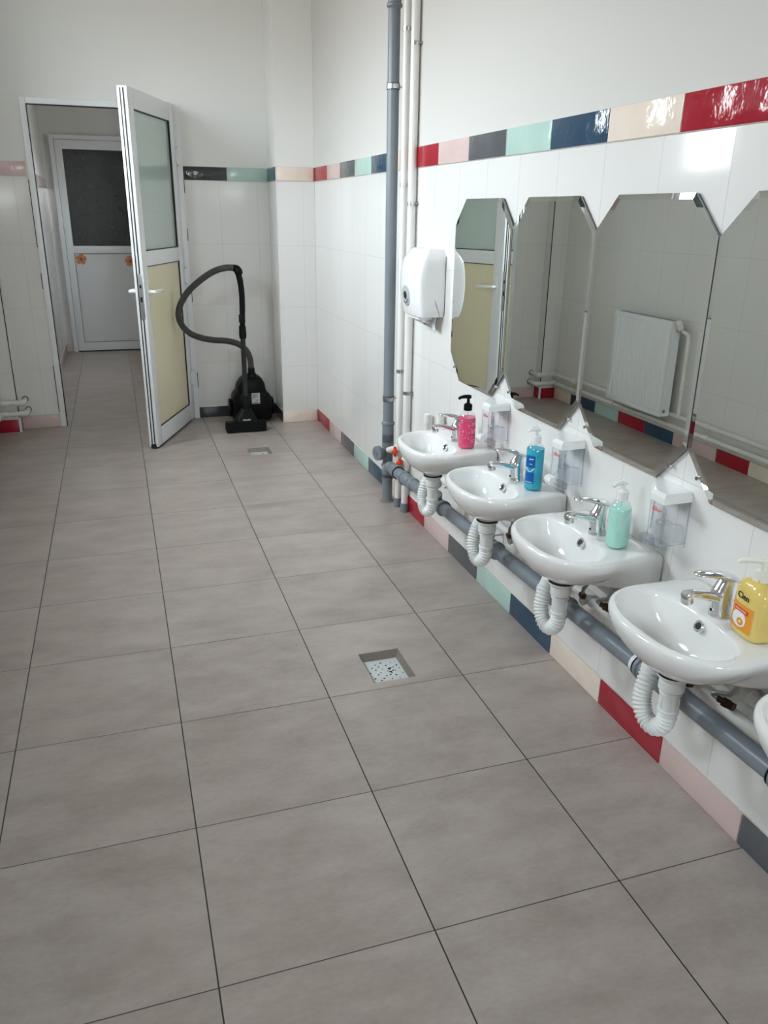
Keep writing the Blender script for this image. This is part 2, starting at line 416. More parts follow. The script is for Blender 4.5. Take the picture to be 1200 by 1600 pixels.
# windows (frame + frosted pane lit by daylight)
def window(name, c, sgn, h, label, axis='x'):
    P = (lambda d, u, z: (c + sgn * d, u, z)) if axis == 'x' else (lambda d, u, z: (u, c + sgn * d, z))
    y0, y1, z0, z1 = h
    r = thing(name, label, 'window', P(0, (y0 + y1) / 2, z0), kind='structure'); at = r.location
    b = B().use('upvc')
    for q in ((y0, y0 + .05, z0, z1), (y1 - .05, y1, z0, z1), (y0 + .05, y1 - .05, z0, z0 + .05), (y0 + .05, y1 - .05, z1 - .05, z1)):
        b.box(P(.02, q[0], q[2]), P(.09, q[1], q[3]), .006)
    b.build('window_frame', r, at)
    b = B().use('pane'); b.quad(P(.055, y0 + .045, z0 + .045), P(.055, y1 - .045, z0 + .045), P(.055, y1 - .045, z1 - .045), P(.055, y0 + .045, z1 - .045)); b.build('window_pane', r, at)
    l = bpy.data.lights.new(name + '_portal', 'AREA'); l.shape = 'RECTANGLE'; l.size = (z1 - z0) if axis == 'x' else (y1 - y0); l.size_y = (y1 - y0) if axis == 'x' else (z1 - z0); l.cycles.is_portal = True
    lo = bpy.data.objects.new(name + '_portal', l); COL.objects.link(lo); lo.location = P(.115, (y0 + y1) / 2, (z0 + z1) / 2)
    lo.rotation_euler = (0, sgn * PI / 2, 0) if axis == 'x' else (-sgn * PI / 2, 0, 0)
window('fill_window_rear', YREAR, -1, W5, 'added fill window in the wall at the unseen end of the washroom', 'y')  # added window behind the camera, lets in fill light for left and back walls
window('window_1', XL, -1, W1, 'high window over the radiator')
window('window_2', XL, -1, W2, 'high window opposite the nearest basins')
window('window_4', XL, -1, W4, 'high window in the middle of the radiator wall')
window('fill_window_corridor', CX1, 1, W3, 'added corridor window, unseen behind the open door')  # added opening, out of view, to give the corridor some light

# coloured tile bands
def band(name, label, runs, z0, z1, cat='tile band'):
    """runs: (axis, fixed coordinate, outward sign, [(start, end, colour), ...])"""
    b = B()
    for ax, c, sg, tiles in runs:
        lo = min(min(t[0], t[1]) for t in tiles); hi = max(max(t[0], t[1]) for t in tiles)
        b.use('grout')
        if ax == 'y': b.box((c, lo, z0), (c + sg * .0035, hi, z1))
        else: b.box((lo, c, z0), (hi, c + sg * .0035, z1))
        for s, e, k in tiles:
            s, e = min(s, e) + .0016, max(s, e) - .0016
            if e - s < .003: continue
            b.use(k)
            if ax == 'y': b.box((c, s, z0 + .0016), (c + sg * .006, e, z1 - .0016), .0012)
            else: b.box((s, c, z0 + .0016), (e, c + sg * .006, z1 - .0016), .0012)
    return tag(b.build(name), label, cat, kind='structure')
def seq(start, step, n, k0=0, first=None):
    out = []; y = start
    for i in range(n):
        y2 = y - step if not (i == 0 and first is not None) else first
        out.append((y, y2, CYC[(k0 + i) % 6])); y = y2
    return out
band('baseboard_right', 'row of red, pink, grey, mint, blue and cream tiles along the foot of the basin wall', [('y', XR, -1, seq(YP, .3065, 32, 0, -.048))], 0, .088, 'baseboard')
band('trim_1', 'row of red, pink, grey, mint, blue and cream tiles above the mirrors', [('y', XR, -1, seq(YP, .3094, 32, 0, -.056))], T1, T2)
bk = [(.880, 1.165, 'black'), (1.165, 1.44, 'mint')]
band('trim_2', 'strip of charcoal, mint, blue and cream tiles right of the doorway', [('x', YB, -1, bk), ('y', 1.44, -1, [(YP, YB, 'blue')]), ('x', YP, -1, [(1.44, XR - .006, 'cream')])], T1, T2)
band('baseboard_back', 'charcoal and cream tiles at the foot of the end wall and pillar', [('x', YB, -1, [(.880, 1.18, 'black'), (1.18, 1.44, 'black')]), ('y', 1.44, -1, [(YP, YB, 'black')]), ('x', YP, -1, [(1.44, XR - .006, 'cream')])], 0, .080, 'baseboard')
band('trim_3', 'pale pink tiles of the upper band left of the doorway', [('x', YB, -1, [(-.31, DX0 - .01, 'pink')]), ('x', .50, -1, [(XL, -.31, 'pink')])], T1, T2)
band('baseboard_left', 'pink and red tiles at the foot of the wall under the heating pipes',
     [('x', YB, -1, [(-.304, DX0 - .005, 'pink')]), ('x', .50, -1, [(XL + .006, -.318, 'red')]), ('y', -.31, 1, [(.506, YB - .006, 'red')]),
      ('y', XL, 1, [(.50, .24, 'cream'), (.24, -.03, 'blue'), (-.03, -.34, 'mint'), (-.34, -.66, 'red'), (-.66, -.97, 'blue'), (-.97, -1.36, 'pink'), (-1.36, -1.64, 'red'), (-1.64, -1.9, 'cream'), (-1.9, -2.2, 'mint'), (-2.2, -2.5, 'gray'), (-2.5, -2.8, 'red')] + seq(-2.8, .305, 22, 1))], 0, .088, 'baseboard')
band('trim_4', 'upper row of coloured tiles on the radiator wall', [('y', XL, 1, seq(.50, .31, 3, 1)), ('y', XL, 1, seq(W1[0], .2667, 3, 2)), ('y', XL, 1, seq(W4[0], .3167, 6, 2))], T1, T2)
band('trim_5', 'pale pink tile band on the corridor walls', [('y', CX0, 1, [(YB + .12, 2.0, 'pink'), (2.0, CYE, 'pink')])], T1, T2)
band('baseboard_corridor', 'pale pink tiles at the foot of the corridor wall', [('y', CX0, 1, [(YB + .12, 2.0, 'pink'), (2.0, CYE, 'pink')]), ('x', CYE, -1, [(CX0 + .006, -.095, 'cream')])], 0, .085, 'baseboard')
# corner strip of the left pillar
b = B().use('upvc'); b.box((-.317, .493, 0), (-.303, .507, .10), .002); b.use('gasket'); b.box((-.313, .4975, .10), (-.3075, .503, 1.6))
tag(b.build('trim_6'), 'corner strip with a dark joint on the narrow left pillar', 'corner strip', kind='structure')

# ------------------------------------------------------------------ doors
def door_frame(b, x0, x1, zt, y0, y1, w, key='upvc'):
    b.use(key); b.box((x0, y0, 0), (x0 + w, y1, zt), .004); b.box((x1 - w, y0, 0), (x1, y1, zt), .004); b.box((x0 + w, y0, zt - w), (x1 - w, y1, zt), .004)

D1 = thing('door_1', 'white door with a green glass pane and beige panel, standing open', 'door', (.845, .575, 0), kind='structure'); at = D1.location
b = B(); door_frame(b, DX0, DX1, DZ, YB - .012, YB + .075, .036)
b.use('gasket'); b.box((DX0 + .036, YB - .006, 0), (DX0 + .0405, YB + .03, DZ - .036)); b.box((DX0 + .036, YB - .006, DZ - .0405), (DX1 - .036, YB + .03, DZ - .036))
b.build('door_frame', D1, at)
b = B().use('gasket')
for x, za, zb in ((DX0 - .003, 1.18, 1.58), (DX0 - .003, .92, 1.02), (DX0 - .003, .10, .42), (DX1 + .003, 1.52, 1.60), (DX1 + .003, 1.22, 1.30), (DX1 + .003, .82, .90), (DX1 + .003, .22, .33)): b.box((x - .0022, YB - .0012, za), (x + .0022, YB + .002, zb))
b.build('sealant_gap', D1, at)
# leaf: local u along the leaf from the hinge, w across its thickness (w = 0 is the visible face), z up
ud = Vector((.549 - .845, -.163 - .575, 0)); LL = ud.length; ud.normalize(); wd = Vector((ud.y, -ud.x, 0))   # wd points to the hidden side
if wd.x > 0: wd = -wd
LM = Matrix((ud, wd, Vector((0, 0, 1)))).transposed().to_4x4()      # origin at the hinge (thing's own origin)
LT = .058; z0, z1 = .012, 2.045; st = .083
GZ = (1.185, 1.94); PZ = (.122, 1.10)
b = B().use('upvc')
b.box((0.0, 0, z0), (st, LT, z1), .004); b.box((LL - st, 0, z0), (LL, LT, z1), .004)
for za, zb in ((z0, PZ[0]), (PZ[1], GZ[0]), (GZ[1], z1)): b.box((st - .001, .001, za), (LL - st + .001, LT - .001, zb), .003)
b.use('gasket'); b.box((LL - .0005, .018, z0 + .01), (LL + .0035, .024, z1 - .01)); b.box((LL - .0005, .036, z0 + .01), (LL + .002, .042, z1 - .01))
b.box((st, .004, z0 - .008), (LL - .01, LT - .01, z0 + .002)); b.box((LL - .03, .012, .002), (LL + .006, .046, .03), .003)
leaf = b.xf(LM).build('leaf_frame', D1)
def bead(b, u0, u1, za, zb, w0, w1, t=.005):
    b.use('gasket')
    for q in ((u0, u0 + t, za, zb), (u1 - t, u1, za, zb), (u0, u1, za, za + t), (u0, u1, zb - t, zb)): b.box((q[0], w0, q[2]), (q[1], w1, q[3]))
b = B(); bead(b, st - .001, LL - st + .001, GZ[0], GZ[1], .006, LT - .006); bead(b, st - .001, LL - st + .001, PZ[0], PZ[1], .006, LT - .006); b.xf(LM).build('gasket', leaf)
b = B().use('green_glass'); b.box((st - .002, .018, GZ[0] - .002), (LL - st + .002, .026, GZ[1] + .002)); b.xf(LM).build('glass_pane', leaf)
b = B().use('beige'); b.box((st - .002, .014, PZ[0] - .002), (LL - st + .002, LT - .014, PZ[1] + .002)); tag(b.xf(LM).build('door_panel', leaf), 'beige lower panel')
for sgn, w in ((-1, 0), (1, LT)):
    b = B().use('white_plastic'); uh = LL - .042; zh = .957
    b.box((uh - .017, w, zh - .085), (uh + .017, w + sgn * .009, zh + .075), .004)
    b.cyl((uh, w, zh), (uh, w + sgn * .05, zh), .011)
    b.tube(catmull([(uh + .006, w + sgn * .046, zh), (uh - .03, w + sgn * .052, zh), (uh - .08, w + sgn * .052, zh - .001), (uh - .135, w + sgn * .048, zh - .002)], 5), .0105)
    b.xf(LM).build('handle', leaf)
b = B().use('steel'); b.box((LL - .001, .010, .80), (LL + .004, .034, 1.06), .001); b.use('dark_hole'); b.box((LL + .003, .016, .90), (LL + .0046, .028, .93)); b.box((LL + .003, .016, .98), (LL + .0046, .028, 1.0)); b.xf(LM).build('lock_plate', leaf)
for zh in (1.74, 1.0, .30):
    b = B().use('upvc'); b.cyl((.012, -.012, zh - .05), (.012, -.012, zh + .05), .011, 14); b.box((.0, -.012, zh - .04), (.03, .002, zh + .04), .002)
    b.use('steel'); b.cyl((.012, -.012, zh - .056), (.012, -.012, zh - .05), .007, 10); b.cyl((.012, -.012, zh + .05), (.012, -.012, zh + .056), .007, 10)
    b.xf(LM).build('hinge', D1)

D2 = thing('door_2', 'closed white door with a dark textured glass pane at the end of the corridor', 'door', (-.093, 3.82, 0), kind='structure'); at = D2.location
b = B(); x0, x1 = -.093, .90; door_frame(b, x0, x1, 2.085, 3.80, 3.868, .042); b.build('door_frame', D2, at)
b = B().use('upvc'); la, lb, lt, ya, yb = x0 + .044, x1 - .044, 2.04, 3.812, 3.86
s2 = .068
b.box((la, ya, .012), (la + s2, yb, lt), .004); b.box((lb - s2, ya, .012), (lb, yb, lt), .004)
for za, zb in ((.012, .098), (.987, 1.061), (1.956, lt)): b.box((la + s2 - .001, ya + .001, za), (lb - s2 + .001, yb, zb), .003)
b.use('gasket'); b.box((la, ya + .01, .0), (lb, yb, .012)); b.box((la - .003, ya + .004, .012), (la, yb, lt))
leaf2 = b.build('leaf_frame', D2, at)
b = B(); b.use('gasket')
for za, zb in ((.098, .987), (1.061, 1.956)):
    u0, u1, t = la + s2, lb - s2, .004
    for q in ((u0, u0 + t, za, zb), (u1 - t, u1, za, zb), (u0, u1, za, za + t), (u0, u1, zb - t, zb)): b.box((q[0], ya + .006, q[2]), (q[1], yb - .01, q[3]))
b.build('gasket', leaf2, at)
b = B().use('dark_glass'); b.box((la + s2, ya + .012, 1.06), (lb - s2, ya + .02, 1.957)); tag(b.build('glass_pane', leaf2, at), 'dark textured glass pane')
b = B().use('white_panel'); b.box((la + s2, ya + .012, .097), (lb - s2, ya + .03, .988)); b.build('door_panel', leaf2, at)
b = B().use('white_plastic'); b.box((lb - .05, ya, .87), (lb - .02, ya - .008, 1.03), .003); b.tube(catmull([(lb - .035, ya, .95), (lb - .035, ya - .045, .95), (lb - .07, ya - .05, .95), (lb - .15, ya - .046, .95)], 5), .01); b.build('handle', leaf2, at)

def flower(x, z, rot, label):
    r = thing('flower_sticker', label, 'sticker', (x, 3.823, z), 'flower stickers on the corridor door')
    for k in range(5):
        b = B().use('flower'); a = rot + k * 2 * PI / 5; pts = []
        for t in range(16):
            q = 2 * PI * t / 16; u = .033 + .027 * math.cos(q); v = .0215 * math.sin(q) * (1.0 + .25 * math.cos(q)); u -= .006 * (math.cos(q) > .8)
            pts.append((u * math.cos(a) - v * math.sin(a), u * math.sin(a) + v * math.cos(a)))
        b.prism(pts, 1, -.0015 - .0003 * (k % 2), -.0001); b.build('petal', r)
    b = B().use('flower_core')
    for k in range(10):
        a = rot + k * PI / 5; L = .030 if k % 2 == 0 else .016
        b.prism([(.004 * math.cos(a + 1.6), .004 * math.sin(a + 1.6)), (L * math.cos(a), L * math.sin(a)), (.004 * math.cos(a - 1.6), .004 * math.sin(a - 1.6))], 1, -.0024, -.0018)
    b.lathe([(.011, 0), (.011, .0012)], (0, -.0016, 0), (0, -1, 0), 14); b.build('flower_centre', r)
flower(.078, .933, .2, 'orange flower sticker at the left corner of the corridor door panel')
flower(.556, .912, .45, 'orange flower sticker near the edge of the open door')

# ------------------------------------------------------------------ floor drains
def drain(d, label, seed, group='square floor drains'):
    x0, x1, y0, y1 = d; cx, cy = (x0 + x1) / 2, (y0 + y1) / 2
    r = thing('floor_drain', label, 'floor drain', (cx, cy, 0), group); at = r.location
    b = B().use('concrete'); e = .007; dp = -.026
    q = [(x0, y0), (x1, y0), (x1, y1), (x0, y1)]; qi = [(x0 + .012, y0 + .010), (x1 - .012, y0 + .010), (x1 - .012, y1 - .016), (x0 + .012, y1 - .016)]
    b.rings([[(x, y, 0) for x, y in q], [(x, y, dp) for x, y in qi]], False, False)
    b.rings([[(x, y, -.001) for x, y in [(x0 - .004, y0 - .004), (x1 + .004, y0 - .004), (x1 + .004, y1 + .004), (x0 - .004, y1 + .004)]], [(x, y, -.05) for x, y in [(x0 - .004, y0 - .004), (x1 + .004, y0 - .004), (x1 + .004, y1 + .004), (x0 - .004, y1 + .004)]]], False, True)
    b.build('drain_surround', r, at)
    b = B().use('grate'); b.box((x0 + .008, y0 + .006, dp - .006), (x1 - .008, y1 - .012, dp + .001), .001)
    b.use('dark_hole'); rnd = random.Random(seed); cyg = cy - .003
    for ring, n in ((.018, 5), (.034, 9), (.051, 13)):
        for k in range(n):
            a = 2 * PI * k / n + ring * 40 + rnd.uniform(-.15, .15); rr = ring * rnd.uniform(.92, 1.08)
            s = .0027 * rnd.uniform(.8, 1.35)
            b.lathe([(s, 0), (s, .0006)], (cx + rr * math.cos(a), cyg + rr * 1.2 * math.sin(a), dp + .0008), (0, 0, 1), 8)
    for k in range(7):
        b.lathe([(.003 * rnd.uniform(.6, 1.5), 0), (.001, .003)], (cx + .02 + rnd.uniform(-.016, .016), cyg + rnd.uniform(-.02, .02), dp + .001), (0, 0, 1), 6)
    b.build('grate', r, at)
drain(DR[0], 'square floor drain with perforated pale plate in the middle of the floor', 3)
drain(DR[1], 'small square floor drain in front of the vacuum cleaner', 8)

# ------------------------------------------------------------------ wash basins (local: y = 0 at the middle, x = 0 at the wall, z = 0 at the rim)
def basin_outline(a, hw, back, mid, front, nexp, cx):
    """distance from (cx,0) along angle a to a D-shaped outline; u grows away from the wall (u = -x)"""
    du, dv = math.cos(a), math.sin(a); lo, hi = 0., .6
    def inside(t):
        u, v = cx + du * t, dv * t
        w = hw * (1 - .05 * max(0, (mid - u) / mid)) if u < mid else hw
        if u < back: return False
        if u < mid:
            e = .007; 
            if u < back + e and abs(v) > w - e: return (back + e - u) ** 2 + (abs(v) - w + e) ** 2 < e * e
            return abs(v) < w
        return ((u - mid) / (front - mid)) ** nexp + (abs(v) / w) ** nexp < 1
    for _ in range(30):
        m = (lo + hi) / 2
        if inside(m): lo = m
        else: hi = m
    return lo
NA = 72
BC = .205                                             # bowl centre, distance from the wall
DRU = .196
def build_basin():
    r = thing('wash_basin', '', 'wash basin', (0, 0, 0), 'row of small wash basins')
    angs = [2 * PI * k / NA for k in range(NA)]
    for v in (.1765, .1836, .170):                       # put ring points exactly on the two rear corners
        for sg in (1, -1):
            a = math.atan2(sg * v, {.1765: .0008, .1836: .0085, .170: .0007}[v] - BC) % (2 * PI)
            k = min(range(NA), key=lambda i: abs(angs[i] - a)); angs[k] = a
    angs.sort()
    out = [basin_outline(a, .193, .0006, .17, .322, 2.35, BC) for a in angs]
    def inner(a):
        du, dv = math.cos(a), math.sin(a); n = 2.5
        su = .092 if du > 0 else .072
        return 1 / ((abs(du) / su) ** n + (abs(dv) / .160) ** n) ** (1 / n)
    inn = [inner(a) for a in angs]
    def P(k, rad, z): return (-(BC + math.cos(angs[k]) * rad), math.sin(angs[k]) * rad, z)
    R = []
    # bowl from the drain hole up
    du0 = (-DRU, 0)
    def lerp_pt(k, rad, f, z, c=du0, r0=.018):
        x, y, _ = P(k, rad, 0); cx = c[0] - math.cos(angs[k]) * r0; cy = math.sin(angs[k]) * r0
        return (cx + (x - cx) * f, cy + (y - cy) * f, z)
    for f, z in ((0, -.102), (.12, -.098), (.28, -.094), (.45, -.087), (.60, -.077), (.74, -.062), (.85, -.044), (.93, -.026), (.98, -.011)):
        R.append([lerp_pt(k, inn[k], f, z) for k in range(NA)])
    R.append([P(k, inn[k] + .002, -.0035) for k in range(NA)])
    R.append([P(k, inn[k] + .006, -.0005) for k in range(NA)])
    # rim / deck, slightly dished
    for t, z in ((.25, .0008), (.6, .0012), (.85, .0010)):
        R.append([P(k, inn[k] + .006 + (out[k] - .010 - inn[k] - .006) * t, z) for k in range(NA)])
    R.append([P(k, out[k] - .006, -.0005) for k in range(NA)])
    R.append([P(k, out[k] - .0015, -.005) for k in range(NA)])
    R.append([P(k, out[k], -.012) for k in range(NA)])
    # outer body down to the waste boss
    zb = -.117
    for t in [i / 12 for i in range(1, 13)]:
        z = -.012 + (zb + .012) * (1 - (1 - t) ** 1.25) if False else -.012 + (zb + .012) * t
        ring = []
        for k in range(NA):
            u = BC + math.cos(angs[k]) * out[k]
            back = max(0., min(1., 1 - (u - .0) / .13))
            front = max(0., min(1., (u - .16) / .14))
            n = 1.75 + 7.0 * back
            f = (1 - t ** n) ** (1 / (1.42 + 1.2 * back))
            ring.append(lerp_pt(k, out[k], f, z, (-.19, 0), .036))
        R.append(ring)
    R.append([lerp_pt(k, out[k], 0, -.127, (-.19, 0), .034) for k in range(NA)])
    b = B().use('ceramic'); b.rings(R, True, True); bowl = b.build('bowl', r, sharp=70)
    # overflow
    b = B().use('chrome'); c = Vector((-.1405, 0, -.022)); ax = Vector((-.88, 0, .48)).normalized()
    b.lathe([(.0085, -.004), (.0085, .004), (.0115, .0052), (.0138, .004), (.0138, -.004)], c, ax, 20, False, False); b.use('dark_hole'); b.lathe([(.0088, .0012), (.0088, .0028)], c, ax, 16); b.build('overflow_ring', bowl)
    b = B().use('chrome'); b.lathe([(.026, 0), (.026, .002), (.022, .004), (.012, .003)], (-DRU, 0, -.1025), (0, 0, 1), 20); b.use('dark_hole'); b.lathe([(.010, 0), (.010, .0045)], (-DRU, 0, -.1025), (0, 0, 1), 12); b.build('drain_fitting', bowl)
    b = B().use('rubber'); b.lathe([(.0375, 0), (.0375, .005)], (-.19, 0, -.1325), (0, 0, 1), 24); b.build('rubber_seal', r)
    return r
RIM = .585
BY = [-2.440, -2.946, -3.440, -3.939, -4.408]
BL = ['small white wash basin farthest from the camera, under the pink soap bottle', 'small white wash basin holding the blue soap bottle', 'small white wash basin holding the mint green soap bottle',
      'small white wash basin nearest in full view, holding the yellow soap bottle', 'white wash basin of which only the rim shows, cut off below the yellow soap bottle']
bas = build_basin(); bas.location = (XR, BY[0], RIM); bas['label'] = BL[0]
for y, l in list(zip(BY, BL))[1:]: dup(bas, (XR, y, RIM), l)

# drain traps (local origin at the waste seal)
def build_trap():
    r = thing('drain_trap', '', 'drain trap', (0, 0, 0), 'white plastic drain traps under the basins')
    b = B().use('trap'); b.lathe([(.036, 0), (.036, -.006), (.030, -.010), (.028, -.016), (.0285, -.018)], (0, 0, 0), (0, 0, 1), 28); b.build('waste_flange', r)
    b = B().use('trap'); n = 40; R = []
    for h, rr in ((-.016, .0245), (-.018, .0285), (-.040, .0285), (-.044, .0245)):
        R.append([((rr + (.0011 if k % 2 and rr > .025 else 0)) * math.cos(2 * PI * k / n), (rr + (.0011 if k % 2 and rr > .025 else 0)) * math.sin(2 * PI * k / n), h) for k in range(n)])
    b.rings(R); b.build('union_nut', r)
    b = B().use('trap'); b.lathe([(.021, -.040), (.021, -.046), (.0255, -.048), (.0255, -.052), (.0215, -.054), (.0215, -.092), (.0245, -.094), (.0245, -.100), (.0215, -.102)], (0, 0, 0), (0, 0, 1), 24)
    for k in range(6):
        a = k * PI / 3; c, s = math.cos(a), math.sin(a); b.box((.0205 * c - .002, .0205 * s - .002, -.088), (.0235 * c + .002, .0235 * s + .002, -.06), .001)
    b.build('tail_pipe', r)
    path = catmull([(0, 0, -.097), (0, .000, -.120), (-.003, .008, -.145), (-.008, .032, -.162), (-.012, .060, -.152), (-.011, .080, -.118), (-.002, .088, -.080), (.014, .098, -.054), (.040, .120, -.050), (.066, .143, -.070), (.082, .155, -.100)], 8)
    P, rr = corrugated(path, .0205, .0024, .0095)
    b = B().use('trap'); b.tube(P, rr, 20); b.build('flexible_hose', r)
    b = B().use('trap'); b.tube(catmull([(-.002, .030, -.012), (-.006, .050, -.008), (-.004, .064, -.016)], 4), .005, 8); b.build('overflow_tab', r)
    return r
TZ = RIM - .1325; TXX = XR - .19
TL = ['white corrugated drain trap under the basin with the pink soap', 'white corrugated drain trap under the basin with the blue soap', 'white corrugated drain trap under the basin with the mint soap', 'white corrugated drain trap under the basin with the yellow soap']
tr = build_trap(); tr.location = (TXX, BY[0], TZ); tr['label'] = TL[0]
for y, l in list(zip(BY, TL))[1:]: dup(tr, (TXX, y, TZ), l)

# faucets (local origin: middle of the foot on the deck, spout towards -x)
def build_faucet():
    r = thing('faucet', '', 'faucet', (0, 0, 0), 'chrome lever faucets')
    b = B().use('chrome'); R = []
    for h, rx, ox in ((0, .0255, 0), (.003, .026, 0), (.006, .0245, 0), (.022, .0235, -.001), (.040, .0245, -.003), (.052, .025, -.004), (.062, .0235, -.003), (.068, .021, -.001), (.082, .0185, .004), (.088, .0165, .006)):
        R.append([(ox + rx * math.cos(2 * PI * k / 28), rx * .95 * math.sin(2 * PI * k / 28), h) for k in range(28)])
    b.rings(R); body = b.build('faucet_body', r, sharp=50)
    b = B().use('chrome'); pts = catmull([(-.004, 0, .040), (-.030, 0, .050), (-.060, 0, .058), (-.085, 0, .0625), (-.100, 0, .060)], 6); R = []
    for i, p in enumerate(pts):
        t = i / (len(pts) - 1); w = .0185 - .0065 * t; h = .0135 - .004 * t
        R.append([(p.x, w * math.cos(2 * PI * k / 20), p.z + h * math.sin(2 * PI * k / 20)) for k in range(20)])
    b.rings(R); spout = b.build('spout', r, sharp=60)
    b = B().use('chrome'); b.lathe([(.0095, .004), (.0125, 0), (.0130, -.010), (.0135, -.012), (.0135, -.022), (.0115, -.024)], (-.098, 0, .066), (-.22, 0, .97), 22); b.use('dark_hole'); b.lathe([(.009, -.0242), (.009, -.0246)], (-.098, 0, .066), (-.22, 0, .97), 12); b.build('aerator', spout)
    b = B().use('chrome'); R = []
    for t, w, th in ((0, .010, .004), (.05, .016, .0070), (.2, .0205, .0090), (.42, .0205, .0080), (.65, .0190, .0062), (.85, .0170, .0050), (.96, .013, .0042), (1, .007, .003)):
        x = .030 - .112 * t; z = .082 + .050 * t - .022 * t * t
        R.append([(x + th * .35 * math.sin(2 * PI * k / 20), w * math.cos(2 * PI * k / 20), z + th * math.sin(2 * PI * k / 20)) for k in range(20)])
    b.rings(R); b.build('lever', r, sharp=70)
    b = B().use('chrome'); b.lathe([(.006, 0), (.006, .0035)], (-.022, 0, .016), (-1, 0, .1), 14); b.use('dark_hole'); b.lathe([(.0036, .0034), (.0036, .0042)], (-.022, 0, .016), (-1, 0, .1), 12); b.build('indicator_button', body)
    for pts in ([(.0, -.012, -.01), (.008, -.045, -.07), (.018, -.072, -.125), (.030, -.050, -.180), (.036, -.006, -.208), (.034, .010, -.220), (.040, -.006, -.226)],
                [(.0, .012, -.01), (.006, .02, -.10), (.024, .050, -.175), (.034, .085, -.215), (.040, .098, -.240)]):
        b = B().use('braid'); b.tube(catmull(pts, 8), .0058, 10); b.build('supply_hose', r)
    for c, ax in (((.042, -.014, -.226), (.25, -.96, .0)), ((.041, .100, -.246), (.6, .3, -.6))):
        b = B().use('brass'); b.lathe([(.0085, -.012), (.0085, 0), (.0125, .002), (.0125, .016), (.0105, .018), (.0105, .030)], c, ax, 6); b.build('hose_nut', r)
    return r
FL = ['chrome faucet behind the pink soap bottle', 'chrome faucet beside the blue soap bottle', 'chrome faucet beside the mint green soap bottle', 'chrome faucet beside the yellow soap bottle']
fa = build_faucet(); fa.location = (1.602, BY[0], RIM + .0005); fa['label'] = FL[0]
for y, l in list(zip(BY, FL))[1:]: dup(fa, (1.602, y, RIM + .0005), l)

# ------------------------------------------------------------------ mirrors
def build_mirror():
    r = thing('mirror', '', 'mirror', (0, 0, 0), 'eight-sided bevelled wall mirrors')
    hw, hh, cut, cv = .2515, .345, .097, .094
    def oc(i): 
        w, h = hw - i, hh - i; c, v = cut - i * .42, cv - i * .42; cb, vb = .104 - i * .42, .106 - i * .42
        return [(-w, -h + vb), (-w + cb, -h), (w - cb, -h), (w, -h + vb), (w, h - v), (w - c, h), (-w + c, h), (-w, h - v)]
    # local: x = 0 mirror face, mirror faces -x; outline coordinates are (y, z)
    b = B().use('mirror'); o, i = oc(0), oc(.014)
    vo = [b.v((.0007, y, z)) for y, z in o]; vi = [b.v((0, y, z)) for y, z in i]
    for k in range(8): b.face([vo[k], vo[(k + 1) % 8], vi[(k + 1) % 8], vi[k]], False)
    b.face(vi, False)
    b.use('mirror_edge'); vb = [b.v((.0055, y, z)) for y, z in o]
    for k in range(8): b.face([vo[k], vb[k], vb[(k + 1) % 8], vo[(k + 1) % 8]], False)
    b.face(vb[::-1], False)
    b.build('glass', r, sharp=1)
    b = B().use('backing'); b.prism([(y * .992, z * .994) for y, z in o], 0, .0055, .0124); b.build('backing_board', r)
    for y, z in ((.200, -.298), (-.200, -.298)):
        b = B().use('chrome'); b.cyl((.004, y, z), (-.004, y, z), .005, 12); b.build('mirror_clip', r)
    return r
MY = [-2.388, -2.894, -3.401, -3.9095]
ML = ['eight-sided mirror reflecting the open door with its beige panel', 'eight-sided mirror reflecting the corner pillar and the pipe bend', 'eight-sided mirror reflecting the white radiator', 'eight-sided mirror cut off by the right edge of the photo']
MX = 1.681; MZ = 1.1235
mi = build_mirror(); mi.location = (MX, MY[0], MZ); mi['label'] = ML[0]
mirrors = [mi] + [dup(mi, (MX, y, MZ), l) for y, l in list(zip(MY, ML))[1:]]
for m_, a_ in zip(mirrors, (-.009, .009, .003, 0.)): m_.rotation_euler = (0, 0, a_)

